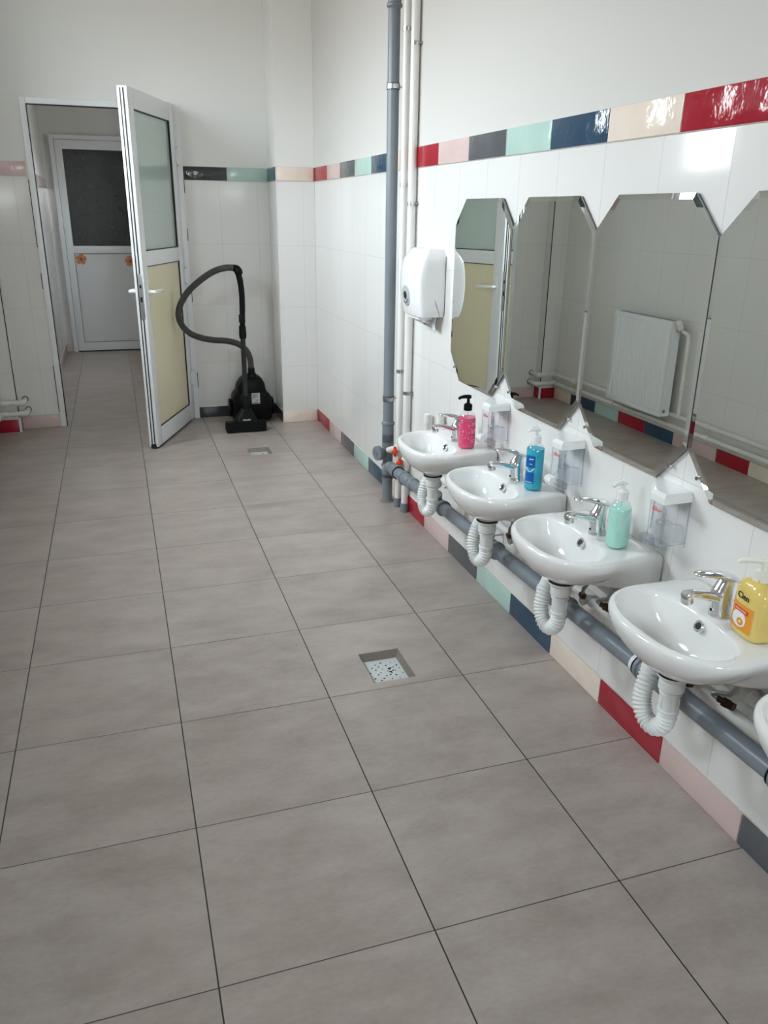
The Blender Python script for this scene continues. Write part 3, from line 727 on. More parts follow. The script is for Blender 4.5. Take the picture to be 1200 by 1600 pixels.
# ------------------------------------------------------------------ soap dispensers on the wall
def build_dispenser(lever):
    r = thing('soap_dispenser', '', 'soap dispenser', (0, 0, 0), 'clear wall soap dispensers')
    def plan(e=0.): return [(0, -.072 - e), (-.042, -.0735 - e), (-.080 - e, -.072 - e), (-.083 - e, -.025 + e * .6), (-.044 - e, .026 + e), (0, .072 + e)]
    b = B().use('clear'); p = plan(); b.prism(p, 2, .012, .128); b.build('clear_tank', r)
    b = B().use('clear_edge')
    for (x, y) in (p[2], p[3]): b.box((x - .001, y - .001, .0), (x + .001, y + .001, .128))
    for (xa, ya), (xb, yb) in zip(p[:-1], p[1:]): b.tube([(xa, ya, .012), (xb, yb, .012)], .0012, 6)
    b.box((-.0025, -.0715, 0), (-.0005, -.0685, .128)); b.box((-.002, .066, 0), (-.0005, .0715, .128)); b.build('tank_edges', r)
    b = B().use('white_plastic'); q = plan(.003); q[0] = (0, q[0][1]); q[-1] = (0, q[-1][1])
    def sc_(pl, s): return [(x * s, -.01 + (y + .01) * s) for x, y in pl]
    b.rings([[(x, y, .124) for x, y in q], [(x, y, .140) for x, y in q], [(x, y, .1412) for x, y in sc_(q, .985)], [(x, y, .148) for x, y in sc_(q, .88)]]); b.build('cap', r, sharp=15)
    b = B().use('clear'); b.lathe([(.019, 0), (.019, .040), (.012, .047), (.008, .066)], (-.042, -.032, .016), (0, 0, 1), 18); b.box((-.070, -.066, .014), (-.006, -.064, .062)); b.build('inner_cup', r)
    b = B().use('clear_edge'); b.tube([(-.042, -.032, .0), (-.042, -.032, .095)], .0035, 10); b.tube([(-.066, -.064, .072), (-.010, -.060, .058)], .0018, 6); b.lathe([(.0195, .039), (.0205, .041), (.0205, .045)], (-.042, -.032, .016), (0, 0, 1), 18, False, False); b.build('pump_tube', r)
    b = B().use('white_plastic' if lever else 'clear_edge')
    b.prism([(-.070, .002), (-.094, .006), (-.099, .018), (-.095, .030), (-.078, .032)], 1, -.048, -.014); b.build('push_lever', r)
    b = B().use('clear_edge'); b.prism([(-.080, .004), (-.040, -.010), (-.040, .010), (-.080, .010)], 1, -.056, -.010); b.build('drip_guard', r)
    text_mesh('Elbor', .0155, frame_mtx((-.0822, -.0485, .104), (.0028, -.047, 0), (0, 0, 1)), 'red_ink', 'lettering', r, shear=.3, bold=.0002)
    return r
SL = ['clear soap dispenser on the wall beside the pink soap bottle', 'clear soap dispenser on the wall beside the blue soap bottle', 'clear soap dispenser on the wall beside the mint soap bottle']
SY = [-2.6125, -3.1225, -3.6165]
d1 = build_dispenser(True); d1.location = (XR - .0008, SY[0], .633); d1['label'] = SL[0]
dup(d1, (XR - .0008, SY[1], .633), SL[1])
d3 = build_dispenser(False); d3.location = (XR - .0008, SY[2], .633); d3['label'] = SL[2]

# ------------------------------------------------------------------ soap bottles (local origin: bottom centre)
def ring(rx, ry, z, n=32, e=2.0):
    out = []
    for k in range(n):
        c, s = math.cos(2 * PI * k / n), math.sin(2 * PI * k / n)
        out.append((math.copysign(abs(c) ** (2 / e), c) * rx, math.copysign(abs(s) ** (2 / e), s) * ry, z))
    return out
def pump(r, key, z, rc, head=.044, rise=.035, hc=.020, ang=0.):
    b = B().use(key); n = 28
    b.rings([[((rc + (.0005 if k % 2 else 0)) * math.cos(2 * PI * k / n), (rc + (.0005 if k % 2 else 0)) * math.sin(2 * PI * k / n), z + h) for k in range(n)] for h in (0, hc)])
    b.lathe([(rc * .96, hc), (rc * .7, hc + .004), (.0060, hc + .005), (.0055, hc + rise * .6)], (0, 0, z), (0, 0, 1), 20); b.build('pump_collar', r)
    b = B().use(key); zt = z + hc + rise * .55
    b.lathe([(.007, 0), (.0105, .001), (.0115, .006), (.011, .011), (.006, .0135)], (0, 0, zt), (0, 0, 1), 20)
    b.tube(catmull([(0, 0, zt + .007), (-.02, .002, zt + .0085), (-head + .006, .005, zt + .006), (-head, .006, zt + .001)], 5), [.008 - .0036 * i / 15 for i in range(16)], 12); b.xf(Matrix.Rotation(ang, 4, 'Z')); b.build('pump_head', r)
def bottle(label, loc, prof, fill, liq, pkey, zneck, rc, e=2.0, rot=0, head=.044, rise=.035, group=None, hc=.02):
    r = thing('soap_bottle', label, 'soap bottle', loc, None, rotz=rot)
    b = B().use('clear_bottle'); b.rings([ring(rx, ry, z, 40, e) for rx, ry, z in prof]); b.build('bottle_shell', r, sharp=60)
    b = B().use(liq); q = [(rx - .0016, ry - .0016, z + (.0015 if i == 0 else 0)) for i, (rx, ry, z) in enumerate(prof) if z < fill]
    q.append((q[-1][0], q[-1][1], fill)); b.rings([ring(rx, ry, z, 40, e) for rx, ry, z in q]); b.build('liquid_soap', r, sharp=60)
    pump(r, pkey, zneck, rc, head, rise, hc)
    b = B().use('clear_bottle' if pkey != 'x' else pkey); b.cyl((0, 0, .015), (0, 0, zneck), .0028, 8); b.build('dip_tube', r)
    return r
def wrap_label(r, key, rx, ry, e, z0, z1, a0, a1, name='label', off=.0004, n=14, zf=None):
    """label strip hugging the bottle between angles a0..a1 (degrees)"""
    b = B().use(key); rows = []
    for z in (z0, z1):
        L = []
        for i in range(n + 1):
            a = math.radians(a0 + (a1 - a0) * i / n); c, s = math.cos(a), math.sin(a)
            L.append((math.copysign(abs(c) ** (2 / e), c) * (rx + off), math.copysign(abs(s) ** (2 / e), s) * (ry + off), z))
        rows.append(L)
    for i in range(n): b.quad(rows[0][i], rows[0][i + 1], rows[1][i + 1], rows[1][i])
    return b.build(name, r)
ZD = RIM + .0016
# pink
pr = [(.026, .026, 0), (.031, .031, .003), (.0325, .0325, .010), (.0325, .0325, .112), (.031, .031, .122), (.026, .026, .132), (.018, .018, .139), (.0135, .0135, .142), (.0135, .0135, .150)]
r = bottle('clear round bottle of pink soap with a black pump', (1.597, BY[0] - .095, ZD), pr, .118, 'pink_liquid', 'black_plastic', .143, .0155, head=.042, rise=.04, rot=.3, hc=.022)
wrap_label(r, 'pink_liquid', .0325, .0325, 2, .022, .100, 210, 300, 'label', .0008)
b = B().use('white_ink')
rnd = random.Random(2)
for k in range(26):
    a = math.radians(rnd.uniform(165, 250)); z = rnd.uniform(.015, .112); s = rnd.uniform(.0006, .0018); rr = .0334
    b.lathe([(s, 0), (s, .0003)], (rr * math.cos(a), rr * math.sin(a), z), (math.cos(a), math.sin(a), 0), 6)
for z, L in ((.098, 18), (.092, 22), (.074, 20), (.068, 24), (.062, 16), (.046, 10), (.034, 20), (.026, 22)):
    for i in range(L):
        a = math.radians(256 + i * 2 + (z * 1000) % 3)
        if (i * 7 + int(z * 1000)) % 5 == 0: continue
        b.box((.0334 * math.cos(a) - .0003, .0334 * math.sin(a) - .0003, z), (.0334 * math.cos(a) + .0003, .0334 * math.sin(a) + .0003, z + .0016))
b.build('print', r)
# blue
pr = [(.024, .024, 0), (.028, .028, .003), (.0295, .0295, .010), (.0295, .0295, .126), (.028, .028, .136), (.023, .023, .146), (.016, .016, .152), (.0125, .0125, .155), (.0125, .0125, .160)]
r = bottle('clear round bottle of bright blue soap with a white pump', (1.610, BY[1] - .098, ZD), pr, .136, 'blue_liquid', 'white_plastic', .154, .0145, head=.03, rise=.03, rot=.2, hc=.02)
wrap_label(r, 'label_blue', .0295, .0295, 2, .078, .116, 165, 232, 'label'); wrap_label(r, 'label_blue', .0295, .0295, 2, .026, .062, 168, 230, 'label')
b = B().use('white_ink')
def on(rr, a, z): a = math.radians(a); return (rr * math.cos(a), rr * math.sin(a), z)
b.tube([on(.0300, 172 + i * 3, .070 + .006 * math.cos(i / 3.2)) for i in range(20)], .0010, 6); b.build('wave_stripe', r)
b = B().use('white_ink'); b.tube([on(.0300, 175 + i * 3, .030) for i in range(16)], .0008, 6); b.build('stripe', r); b = B().use('white_ink')
for i in range(7): b.box(Vector(on(.0300, 196 + i * 4, .104)) - Vector((.0006, .0006, 0)), Vector(on(.0300, 196 + i * 4, .1072)) + Vector((.0006, .0006, 0)))
for i in range(5): b.box(Vector(on(.0300, 198 + i * 4, .088)) - Vector((.0005, .0005, 0)), Vector(on(.0300, 198 + i * 4, .0905)) + Vector((.0005, .0005, 0)))
b.build('print', r)
# mint
pr = [(.026, .023, 0), (.0305, .027, .003), (.032, .029, .010), (.032, .029, .086), (.0305, .028, .102), (.026, .025, .116), (.019, .019, .126), (.0135, .0135, .131), (.0135, .0135, .138)]
r = bottle('rounded bottle of mint green soap with a white pump', (1.602, BY[2] - .093, ZD), pr, .112, 'teal_liquid', 'white_plastic', .133, .0150, 2.2, head=.036, rise=.032, rot=.4, hc=.022)
b = B().use('white_ink')
for ph in (0, .004): b.tube([on(.0318, 205 + i * 3, .055 + ph + i * .0022) for i in range(22)], .0006, 6)
b.build('print', r)
# yellow
pr = [(.038, .025, 0), (.043, .030, .003), (.0455, .032, .010), (.0455, .032, .086), (.044, .031, .104), (.037, .027, .118), (.024, .021, .125), (.0165, .0165, .127), (.0165, .0165, .134)]
YR = -PI / 2 - .12
r = thing('soap_bottle', 'large squarish bottle of yellow honey soap with a cream pump', 'soap bottle', (1.603, BY[3] - .096, ZD), None, rotz=YR)
EY = 3.2
b = B().use('yellow_liquid'); b.rings([ring(rx, ry, z, 48, EY) for rx, ry, z in pr]); b.build('bottle_shell', r, sharp=60)
pump(r, 'pump_cream', .128, .0185, .05, .036, .016, PI / 2 - .2)
wrap_label(r, 'label_orange', .0455, .032, EY, .016, .074, 218, 305, 'label', .0004, 30)
def front_disc(b, key, cx, cz, rx, rz, off):
    b.use(key); pts = [(cx + rx * math.cos(2 * PI * k / 24), cz + rz * math.sin(2 * PI * k / 24)) for k in range(24)]
    b.prism(pts, 1, -.0325 - off, -.0322)
b = B(); front_disc(b, 'white_ink', -.004, .040, .021, .018, .0006); front_disc(b, 'label_orange', .001, .035, .0105, .0085, .0010); front_disc(b, 'white_ink', .001, .035, .003, .0025, .0014)
b.use('label_red'); b.box((-.022, -.0336, .056), (.020, -.0325, .065)); b.build('label_picture', r)
text_mesh('Cien', .0195, frame_mtx((-.002, -.0326, .091), (1, 0, 0), (0, 0, 1)), 'black_ink', 'lettering', r, bold=.0003)
text_mesh('MILK & HONEY', .0052, frame_mtx((-.001, -.0338, .0605), (1, 0, 0), (0, 0, 1)), 'white_ink', 'lettering', r)

# ------------------------------------------------------------------ paper dispenser
PD = thing('paper_towel_dispenser', 'white plastic paper dispenser beside the grey standpipe', 'paper dispenser', (XR, -1.905, 1.0)); at = PD.location
b = B().use('white_plastic'); y0, y1 = -2.030, -1.768; R = []
for t in [i / 14 for i in range(15)]:
    z = 1.005 + .262 * t
    bul = math.sin(PI * (.12 + .80 * t)) ** .55
    d = .078 + .046 * bul - .015 * max(0, t - .85) / .15; hw = .131 - .020 * (max(0, t - .86) / .14) ** 2 - .010 * (max(0, .14 - t) / .14) ** 2
    prof = []
    for (u, v) in ((0, -1), (.30, -1.0), (.66, -.995), (.80, -.982), (.865, -.955), (.905, -.90), (.95, -.68), (.985, -.36), (1, 0), (.985, .36), (.95, .68), (.905, .90), (.865, .955), (.80, .982), (.66, .995), (.30, 1.0), (0, 1)):
        prof.append((XR - .0005 - u * d, -1.899 + v * hw, z))
    R.append(prof)
top = [(XR - .0005 + (p[0] - XR) * .8, -1.899 + (p[1] + 1.899) * .88, 1.278) for p in R[-1]]
R.append([((a[0] * .4 + c[0] * .6), (a[1] * .4 + c[1] * .6), 1.2745) for a, c in zip(R[-1], top)]); R.append(top)
b.rings(R); cover = b.build('cover', PD, at, sharp=50)
b = B().use('grey_plastic'); c = Vector((XR - .1200, -1.888, 1.085)); ax = (-1, -.06, -.10)
b.lathe([(.0, -.004), (.042, -.004), (.042, .004), (.039, .0055), (.0, .0055)], c, ax, 28); b.use('gasket'); b.lathe([(.0165, .0055), (.0165, .0064)], c + Vector((0, .002, .002)), ax, 20); b.build('roll_window', cover, at)
b = B().use('grey_plastic'); b.lathe([(.003, 0), (.003, .001)], c + Vector((-.0062, .001, .025)), ax, 8); b.build('indicator_dot', cover, at)
b = B().use('gasket')
b.tube([c + Vector((-.006 + .003 * math.sin(a) * .0, .030 * math.cos(a), .030 * math.sin(a))) for a in [PI * 1.12 + i * .14 for i in range(13)]], .0012, 6); b.build('level_mark', cover, at)
b = B().use('gasket'); b.tube([(XR - .045, -2.0312, 1.075), (XR - .030, -2.0312, 1.035), (XR - .024, -2.0312, 1.020), (XR - .023, -2.0300, 1.008)], .0007, 5)
b.tube([(XR - .002, -2.0315, 1.01), (XR - .002, -2.0315, 1.25)], .0009, 5); b.build('seam', cover, at)
b = B().use('white_plastic'); b.prism([(XR - .09, -1.965), (XR - .02, -1.965), (XR - .02, -1.83), (XR - .09, -1.83)], 2, .990, 1.006); b.build('outlet', PD, at)
b = B().use('paper'); pts = [(XR - .075, 1.0), (XR - .074, .985), (XR - .066, .972), (XR - .052, .968), (XR - .036, .964), (XR - .030, .955), (XR - .020, .957)]
for k in range(len(pts) - 1):
    (xa, za), (xb, zb) = pts[k], pts[k + 1]; b.quad((xa, -1.955, za), (xb, -1.965, zb), (xb, -1.86, zb + .006), (xa, -1.85, za + .003))
q = [(-1.958, 1.0), (-1.972, .985), (-1.960, .962), (-1.985, .945), (-2.005, .952), (-1.995, .975), (-2.006, 1.003)]
b.prism([(y, z) for y, z in q], 0, XR - .030, XR - .027); b.build('paper_sheet', PD, at)

# ------------------------------------------------------------------ grey soil stack
SX, SY_ = 1.636, -1.478; SR = .0265
ST = thing('soil_stack', 'tall grey plastic standpipe with metal clamps running up the wall', 'standpipe', (SX, SY_, 0)); at = ST.location
b = B().use('pipe_gray'); b.cyl((SX, SY_, 0), (SX, SY_, 2.30), SR, 28); b.build('pipe', ST, at)
def socket(b, p, q, r, lip=.0045, key='pipe_gray'):
    b.use(key); d = (Vector(q) - Vector(p)); L = d.length
    b.lathe([(r - .0005, -.006), (r + .003, 0), (r + .003 + lip, .003), (r + .003 + lip, .013), (r + .003, .017), (r + .003, L - .006), (r - .0005, L)], p, d, 28)
b = B(); socket(b, (SX, SY_, .425), (SX, SY_, .315), SR); b.build('coupling', ST, at)
b = B(); socket(b, (SX, SY_, .205), (SX, SY_, .125), SR); b.lathe([(SR, 0), (SR + .003, .003), (SR + .003, .075), (SR, .08)], (SX, SY_, .118), (0, 0, 1), 28)
b.build('tee_fitting', ST, at)
b = B(); b.use('pipe_gray'); b.lathe([(SR, 0), (SR + .004, .002), (SR + .004, .012), (SR, .014)], (SX, SY_, .262), (0, 0, 1), 28); b.lathe([(SR, -.05), (SR + .003, -.045), (SR + .003, .045), (SR, .05)], (SX, SY_, .318), (0, 0, 1), 28)
b.cyl((SX, SY_, .275), (SX - .055, SY_ - .020, .272), .021, 24); b.build('access_branch', ST, at)
b = B().use('pipe_gray'); n = 48; a = Vector((-.94, -.34, 0)).normalized(); u = Vector((0, 0, 1)); w = a.cross(u); c0 = Vector((SX - .048, SY_ - .016, .270))
R = [[c0 + a * h + (u * math.cos(2 * PI * k / n) + w * math.sin(2 * PI * k / n)) * (rr + (.0012 if k % 2 and h < .02 and rr > .02 else 0)) for k in range(n)] for h, rr in ((0, .034), (.002, .0370), (.020, .0370), (.0215, .034), (.0215, .018), (.019, .0175), (.019, .006), (.022, .005))]
b.rings(R); b.use('grey_plastic'); b.box(c0 + a * .021 - Vector((.002, .003, .013)), c0 + a * .024 + Vector((.002, .003, .013)), .001); b.build('access_cap', ST, at)
b = B(); socket(b, (SX, SY_, 2.235), (SX, SY_, 2.36), SR); b.build('coupling', ST, at)
for z in (1.925, .535):
    b = B().use('steel'); b.lathe([(SR, 0), (SR + .0035, 0), (SR + .0035, .020), (SR, .020)], (SX, SY_, z), (0, 0, 1), 28, False, False)
    b.use('rubber'); b.lathe([(SR, -.003), (SR + .002, -.003), (SR + .002, .023), (SR, .023)], (SX, SY_, z), (0, 0, 1), 28, False, False)
    b.use('steel'); b.box((SX - .004, SY_ - SR - .016, z + .001), (SX + .004, SY_ - SR, z + .019), .001); b.cyl((SX - .009, SY_ - SR - .009, z + .010), (SX + .009, SY_ - SR - .009, z + .010), .004, 8)
    b.cyl((SX + SR, SY_, z + .01), (XR, SY_, z + .01), .004, 8); b.build('clamp', ST, at)
b = B().use('concrete'); b.lathe([(.040, 0), (.034, .004), (SR, .007)], (SX, SY_, 0.0002), (0, 0, 1), 20); b.build('mortar_collar', ST, at)

# ------------------------------------------------------------------ grey waste pipe under the basins
WX = 1.596
def wz(y): return .252 + (y + 1.90) * (.338 - .252) / (-4.15 + 1.90)
WP = thing('waste_pipe', 'grey plastic waste pipe running along under the basins', 'waste pipe', (WX, -3.3, 0)); at = WP.location
b = B().use('pipe_gray'); b.tube([(WX, -1.93, wz(-1.93)), (WX, -4.95, wz(-4.95))], .0252, 26); b.build('pipe', WP, at)
b = B().use('pipe_gray'); pb = catmull([(SX - .008, SY_ - .012, .165), (SX - .012, SY_ - .045, .185), (SX - .022, SY_ - .10, .215), (1.600, -1.66, .240), (1.590, -1.76, .249), (1.592, -1.86, wz(-1.86) + .001), (WX, -1.96, wz(-1.96))], 8)
b.tube(pb, .0262, 26); b.build('bend', WP, at)
b = B(); socket(b, (SX - .012, SY_ - .05, .188), (SX - .026, SY_ - .12, .224), .0265); b.build('coupling', WP, at)
b = B(); socket(b, (1.5905, -1.775, .250), (1.594, -1.700, .245), .0265); b.use('rubber'); b.lathe([(.0315, 0), (.0315, .003)], (1.5905, -1.778, .250), (0, -1, 0), 26); b.build('coupling', WP, at)
b = B(); socket(b, (1.5925, -1.860, wz(-1.86) + .001), (1.5945, -1.935, wz(-1.935)), .0265); b.build('coupling', WP, at)
b = B(); socket(b, (1.595, -1.985, wz(-1.985)), (1.5945, -1.935, wz(-1.935)), .0262, .002); b.build('coupling', WP, at)
for y in BY:
    yt = y + .165; b = B()
    socket(b, (WX, yt + .06, wz(yt + .06)), (WX, yt - .012, wz(yt - .012)), .0258)
    b.use('rubber'); b.lathe([(.0316, 0), (.0316, .0025)], (WX, yt + .0625, wz(yt + .0625)), (0, 1, 0), 26)
    b.use('pipe_gray'); socket(b, (WX, yt - .075, wz(yt - .075)), (WX, yt - .012, wz(yt - .012)), .0258)
    d = Vector((-.30, -.25, .92)).normalized(); p = Vector((WX, yt, wz(yt))); b.cyl(p, p + d * .05, .0235, 22)
    b.lathe([(.0235, 0), (.0275, .002), (.0275, .012), (.0235, .014)], p + d * .04, d, 22); b.build('tee_fitting', WP, at)
for y in (-2.70, -3.20, -3.70, -4.19):
    b = B().use('upvc'); z = wz(y); b.lathe([(.0255, -.006), (.0285, -.006), (.0285, .006), (.0255, .006)], (WX, y, z), (0, 1, 0), 26, False, False); b.box((WX - .004, y - .006, z + .026), (WX + .010, y + .006, z + .036), .001); b.cyl((WX + .028, y, z), (XR, y, z), .005, 8); b.build('pipe_clip', WP, at)

# ------------------------------------------------------------------ white risers and supply pipes
def riser(x, y, r, top, clamps, label, sl):
    t = thing('supply_riser', label, 'water pipe', (x, y, 0), 'white vertical water pipes'); at = t.location
    b = B().use('pipe_white'); b.cyl((x, y, .0), (x, y, top), r, 20); b.build('pipe', t, at)
    b = B().use('pipe_gray'); b.lathe([(r + .0045, 0), (r + .004, sl), (r, sl + .002)], (x, y, 0), (0, 0, 1), 20); tag(b.build('floor_sleeve', t, at), 'grey sleeve at the floor')
    for z in clamps:
        b = B().use('steel'); b.lathe([(r, 0), (r + .0022, 0), (r + .0022, .016), (r, .016)], (x, y, z), (0, 0, 1), 20, False, False)
        b.box((x - .002, y - r - .010, z), (x + .003, y - r, z + .016), .001); b.cyl((x + r * .5, y - r - .004, z + .008), (XR, y - r - .004, z + .008), .0028, 8); b.lathe([(.007, 0), (.007, .002)], (XR, y - r - .004, z + .008), (-1, 0, 0), 10); b.build('pipe_clamp', t, at)
    return t, at
R1, R2 = (1.664, -1.568, .0165), (1.672, -1.652, .0185)
t, at = riser(*R1, 2.6, (2.135, 1.525, .69), 'white vertical water pipe between the grey standpipe and its white twin', .045)
b = B().use('pipe_white'); b.lathe([(.0165, -.03), (.021, -.026), (.021, .026), (.0165, .03)], (R1[0], R1[1], .300), (0, 0, 1), 20); b.lathe([(.0, 0), (.008, 0), (.013, .006), (.0185, .028), (.0185, .045)], (R1[0] - .062, R1[1] + .008, .302), (1, -.05, 0), 20); b.build('valve_body', t, at)
def handle(t, at, c, ax):
    b = B().use('orange'); a = Vector(ax).normalized()
    b.lathe([(.006, -.012), (.011, -.006), (.014, 0), (.0135, .012), (.009, .017)], c, a, 14)
    s = Vector((0, 0, 1)); s = (s - a * s.dot(a)).normalized()
    for k in (-1, 1): b.tube([Vector(c), Vector(c) + s * k * .016, Vector(c) + s * k * .026 + a * .004], [.010, .0085, .005], 10)
    tag(b.build('valve_handle', t, at), 'orange valve handle')
handle(t, at, (R1[0] - .030, R1[1] - .030, .302), (-.6, -.8, 0))
t, at = riser(*R2, 2.6, (2.068, 1.447, .60), 'white vertical water pipe next to the wall, right of its white twin', .045)
b = B().use('pipe_white'); b.lathe([(.0185, -.03), (.023, -.026), (.023, .026), (.0185, .03)], (R2[0], R2[1], .252), (0, 0, 1), 20); b.build('valve_body', t, at)
handle(t, at, (R2[0] - .034, R2[1] - .012, .262), (-.9, -.4, 0))
# capped stubs behind the farthest basin
for x, y, zt, lab in ((1.668, -1.945, .575, 'short capped white pipe stub beside the farthest basin'), (1.672, -2.085, .605, 'capped white pipe stub behind the farthest faucet')):
    t = thing('pipe_stub', lab, 'pipe stub', (x, y, .40)); at = t.location
    b = B().use('pipe_white'); b.cyl((x, y, .40), (x, y, zt - .02), .013, 16); b.build('pipe', t, at)
    b = B().use('pipe_white'); b.lathe([(.0165, -.05), (.0175, -.045), (.0175, -.028), (.0160, -.024), (.0160, -.004), (.010, 0)], (x, y, zt), (0, 0, 1), 18); b.build('cap', t, at)
# horizontal supply pipes
for z, r, lab in ((.400, .0155, 'upper white water pipe along the wall under the basins'), (.328, .0155, 'lower white water pipe along the wall under the basins')):
    t = thing('supply_pipe', lab, 'water pipe', (1.668, -3.3, z), 'white horizontal water pipes under the basins'); at = t.location
    y0 = R2[1] if z > .35 else R1[1]
    b = B().use('pipe_white'); b.tube([(1.668, y0, z), (1.668, -4.95, z)], r, 18); b.build('pipe', t, at)
    for y in BY:
        yv = y - .048 if z > .35 else y + .098
        b = B().use('pipe_white'); b.lathe([(r, 0), (r + .005, .002), (r + .005, .050), (r, .052)], (1.668, yv - .026, z), (0, 1, 0), 18); b.cyl((1.668, yv, z), (1.640, yv, z - .01), .0125, 14); b.build('tee_fitting', t, at)
    for y in (-2.2, -2.69, -3.19, -3.69, -4.19):
        b = B().use('white_plastic'); b.box((1.650, y - .007, z - .022), (XR, y + .007, z - r + .002), .002); b.build('pipe_clip', t, at)

# ------------------------------------------------------------------ vacuum cleaner
VC = thing('vacuum_cleaner', 'black vacuum cleaner standing upright with its hose looped', 'vacuum cleaner', (1.2, .33, 0)); at = VC.location
def slab(b, sections, n=40, e=3.0, cy=.40):
    """sections: (z, x0, x1, depth_front, depth_back)"""
    R = []
    for z, xa, xb, ya, yb in sections:
        rx, ry, cx, cyy = (xb - xa) / 2, (yb - ya) / 2, (xa + xb) / 2, (ya + yb) / 2
        R.append([(cx + x, cyy + y, z) for x, y, _ in ring(rx, ry, 0, n, e)])
    b.rings(R)
b = B().use('black_plastic')
slab(b, [(.018, 1.105, 1.360, .325, .525), (.028, 1.095, 1.372, .310, .535), (.070, 1.092, 1.374, .302, .540), (.150, 1.094, 1.372, .300, .540), (.185, 1.096, 1.368, .302, .538), (.205, 1.106, 1.352, .308, .532), (.222, 1.122, 1.338, .312, .528)], e=3.4)
slab(b, [(.21, 1.122, 1.338, .308, .528), (.245, 1.124, 1.334, .306, .526), (.275, 1.132, 1.328, .308, .520), (.305, 1.150, 1.312, .316, .508), (.325, 1.172, 1.292, .330, .490), (.338, 1.200, 1.266, .350, .460)], e=2.4)
vbody = b.build('body', VC, at, sharp=60)
b = B().use('black_plastic'); slab(b, [(.327, 1.198, 1.268, .325, .400), (.350, 1.200, 1.266, .328, .398), (.352, 1.208, 1.258, .335, .388), (.392, 1.210, 1.256, .337, .386)], e=2.6); b.build('hose_socket', VC, at)
for x, s in ((1.086, -1), (1.380, 1)):
    b = B().use('black_plastic'); b.lathe([(.0, 0), (.055, 0), (.064, .004), (.066, .012), (.062, .018), (.0, .020)], (x - s * .008, .44, .098), (s, 0, 0), 32); b.use('tube'); b.lathe([(.034, .0195), (.032, .022), (.0, .022)], (x - s * .008, .44, .098), (s, 0, 0), 24); b.build('wheel', vbody, at)
b = B().use('tube'); b.tube(catmull([(1.128, .30, .215), (1.125, .298, .27), (1.145, .300, .305), (1.175, .305, .325)], 5), .005, 8); b.build('carry_handle', VC, at)
b = B().use('sticker'); b.box((1.219, .2995, .147), (1.276, .3035, .222)); b.use('gray_ink')
for k, z in enumerate((.214, .209, .204, .199, .194, .188, .182)): b.box((1.223, .2990, z), (1.223 + (.040, .047, .036, .044, .030, .042, .02)[k], .2996, z + .0022))
for k in range(3): b.box((1.247 + k * .009, .2990, .168), (1.253 + k * .009, .2996, .176))
b.box((1.224, .2990, .150), (1.271, .2996, .157)); tag(b.build('rating_label', vbody, at), 'silver rating label')
# nozzle, tube, handle
b = B().use('black_plastic'); 
b.prism([(.085, .004), (.185, .004), (.185, .040), (.150, .074), (.100, .074), (.085, .062)], 0, 1.010, 1.280)
bmesh.ops.bevel(b.bm, geom=b.bm.edges[:], offset=.004, segments=2, affect='EDGES')
for f in b.bm.faces: f.smooth = True
slab(b, [(.070, 1.070, 1.226, .100, .180), (.100, 1.080, 1.215, .108, .180), (.135, 1.110, 1.198, .120, .185), (.155, 1.125, 1.190, .130, .190)], e=3.0)
nozzle = b.build('floor_nozzle', VC, at)
text_mesh('PHILIPS', .0165, frame_mtx((1.150, .0995 - .0006, .084), (1, 0, 0), (0, .05, 1)), 'white_ink', 'lettering', nozzle).data.transform(Matrix.Translation(-at))
b = B().use('tube'); b.tube([(1.158, .160, .135), (1.160, .185, .30), (1.164, .205, .64)], .0165, 18); b.build('tube', VC, at)
b = B().use('black_plastic'); b.tube([(1.157, .157, .13), (1.158, .165, .19), (1.1585, .172, .235)], [.022, .024, .019], 18); b.build('nozzle_neck', VC, at)
b = B().use('black_plastic'); b.lathe([(.017, 0), (.023, .004), (.025, .03), (.023, .082), (.019, .086)], (1.1638, .2045, .615), (.006, .04, 1), 20); b.build('tube_joint', VC, at)
b = B().use('black_plastic'); b.lathe([(.018, 0), (.0215, .003), (.0205, .05), (.018, .054)], (1.1645, .208, .720), (.006, .02, 1), 20); b.build('tube_joint', VC, at)
b = B().use('black_plastic'); hp = catmull([(1.165, .209, .70), (1.170, .212, .80), (1.172, .214, .90), (1.166, .216, .98), (1.156, .217, 1.035)], 6); b.tube(hp, [.018] * 6 + [.019] * 12 + [.020] * 7, 18)
b.lathe([(.022, -.02), (.026, -.012), (.027, .008), (.022, .018)], (1.157, .217, 1.045), (-.35, 0, 1), 20); b.tube(catmull([(1.160, .217, 1.045), (1.150, .219, 1.062), (1.125, .222, 1.068)], 5), .0225, 18); b.build('handgrip', VC, at)
hose = [(1.150, .219, 1.060), (1.120, .222, 1.069), (1.065, .230, 1.066), (.995, .245, 1.042), (.915, .262, .990), (.835, .275, .920), (.780, .283, .838), (.762, .287, .765), (.785, .290, .695), (.835, .292, .645), (.905, .295, .615), (.985, .300, .598), (1.070, .310, .588), (1.150, .325, .562), (1.205, .340, .510), (1.228, .352, .450), (1.233, .361, .385)]
P, rr = corrugated(catmull(hose, 10), .0200, .0012, .007)
b = B().use('hose'); b.tube(P, rr, 14); tag(b.build('hose', VC, at, sharp=80), 'grey ribbed hose')

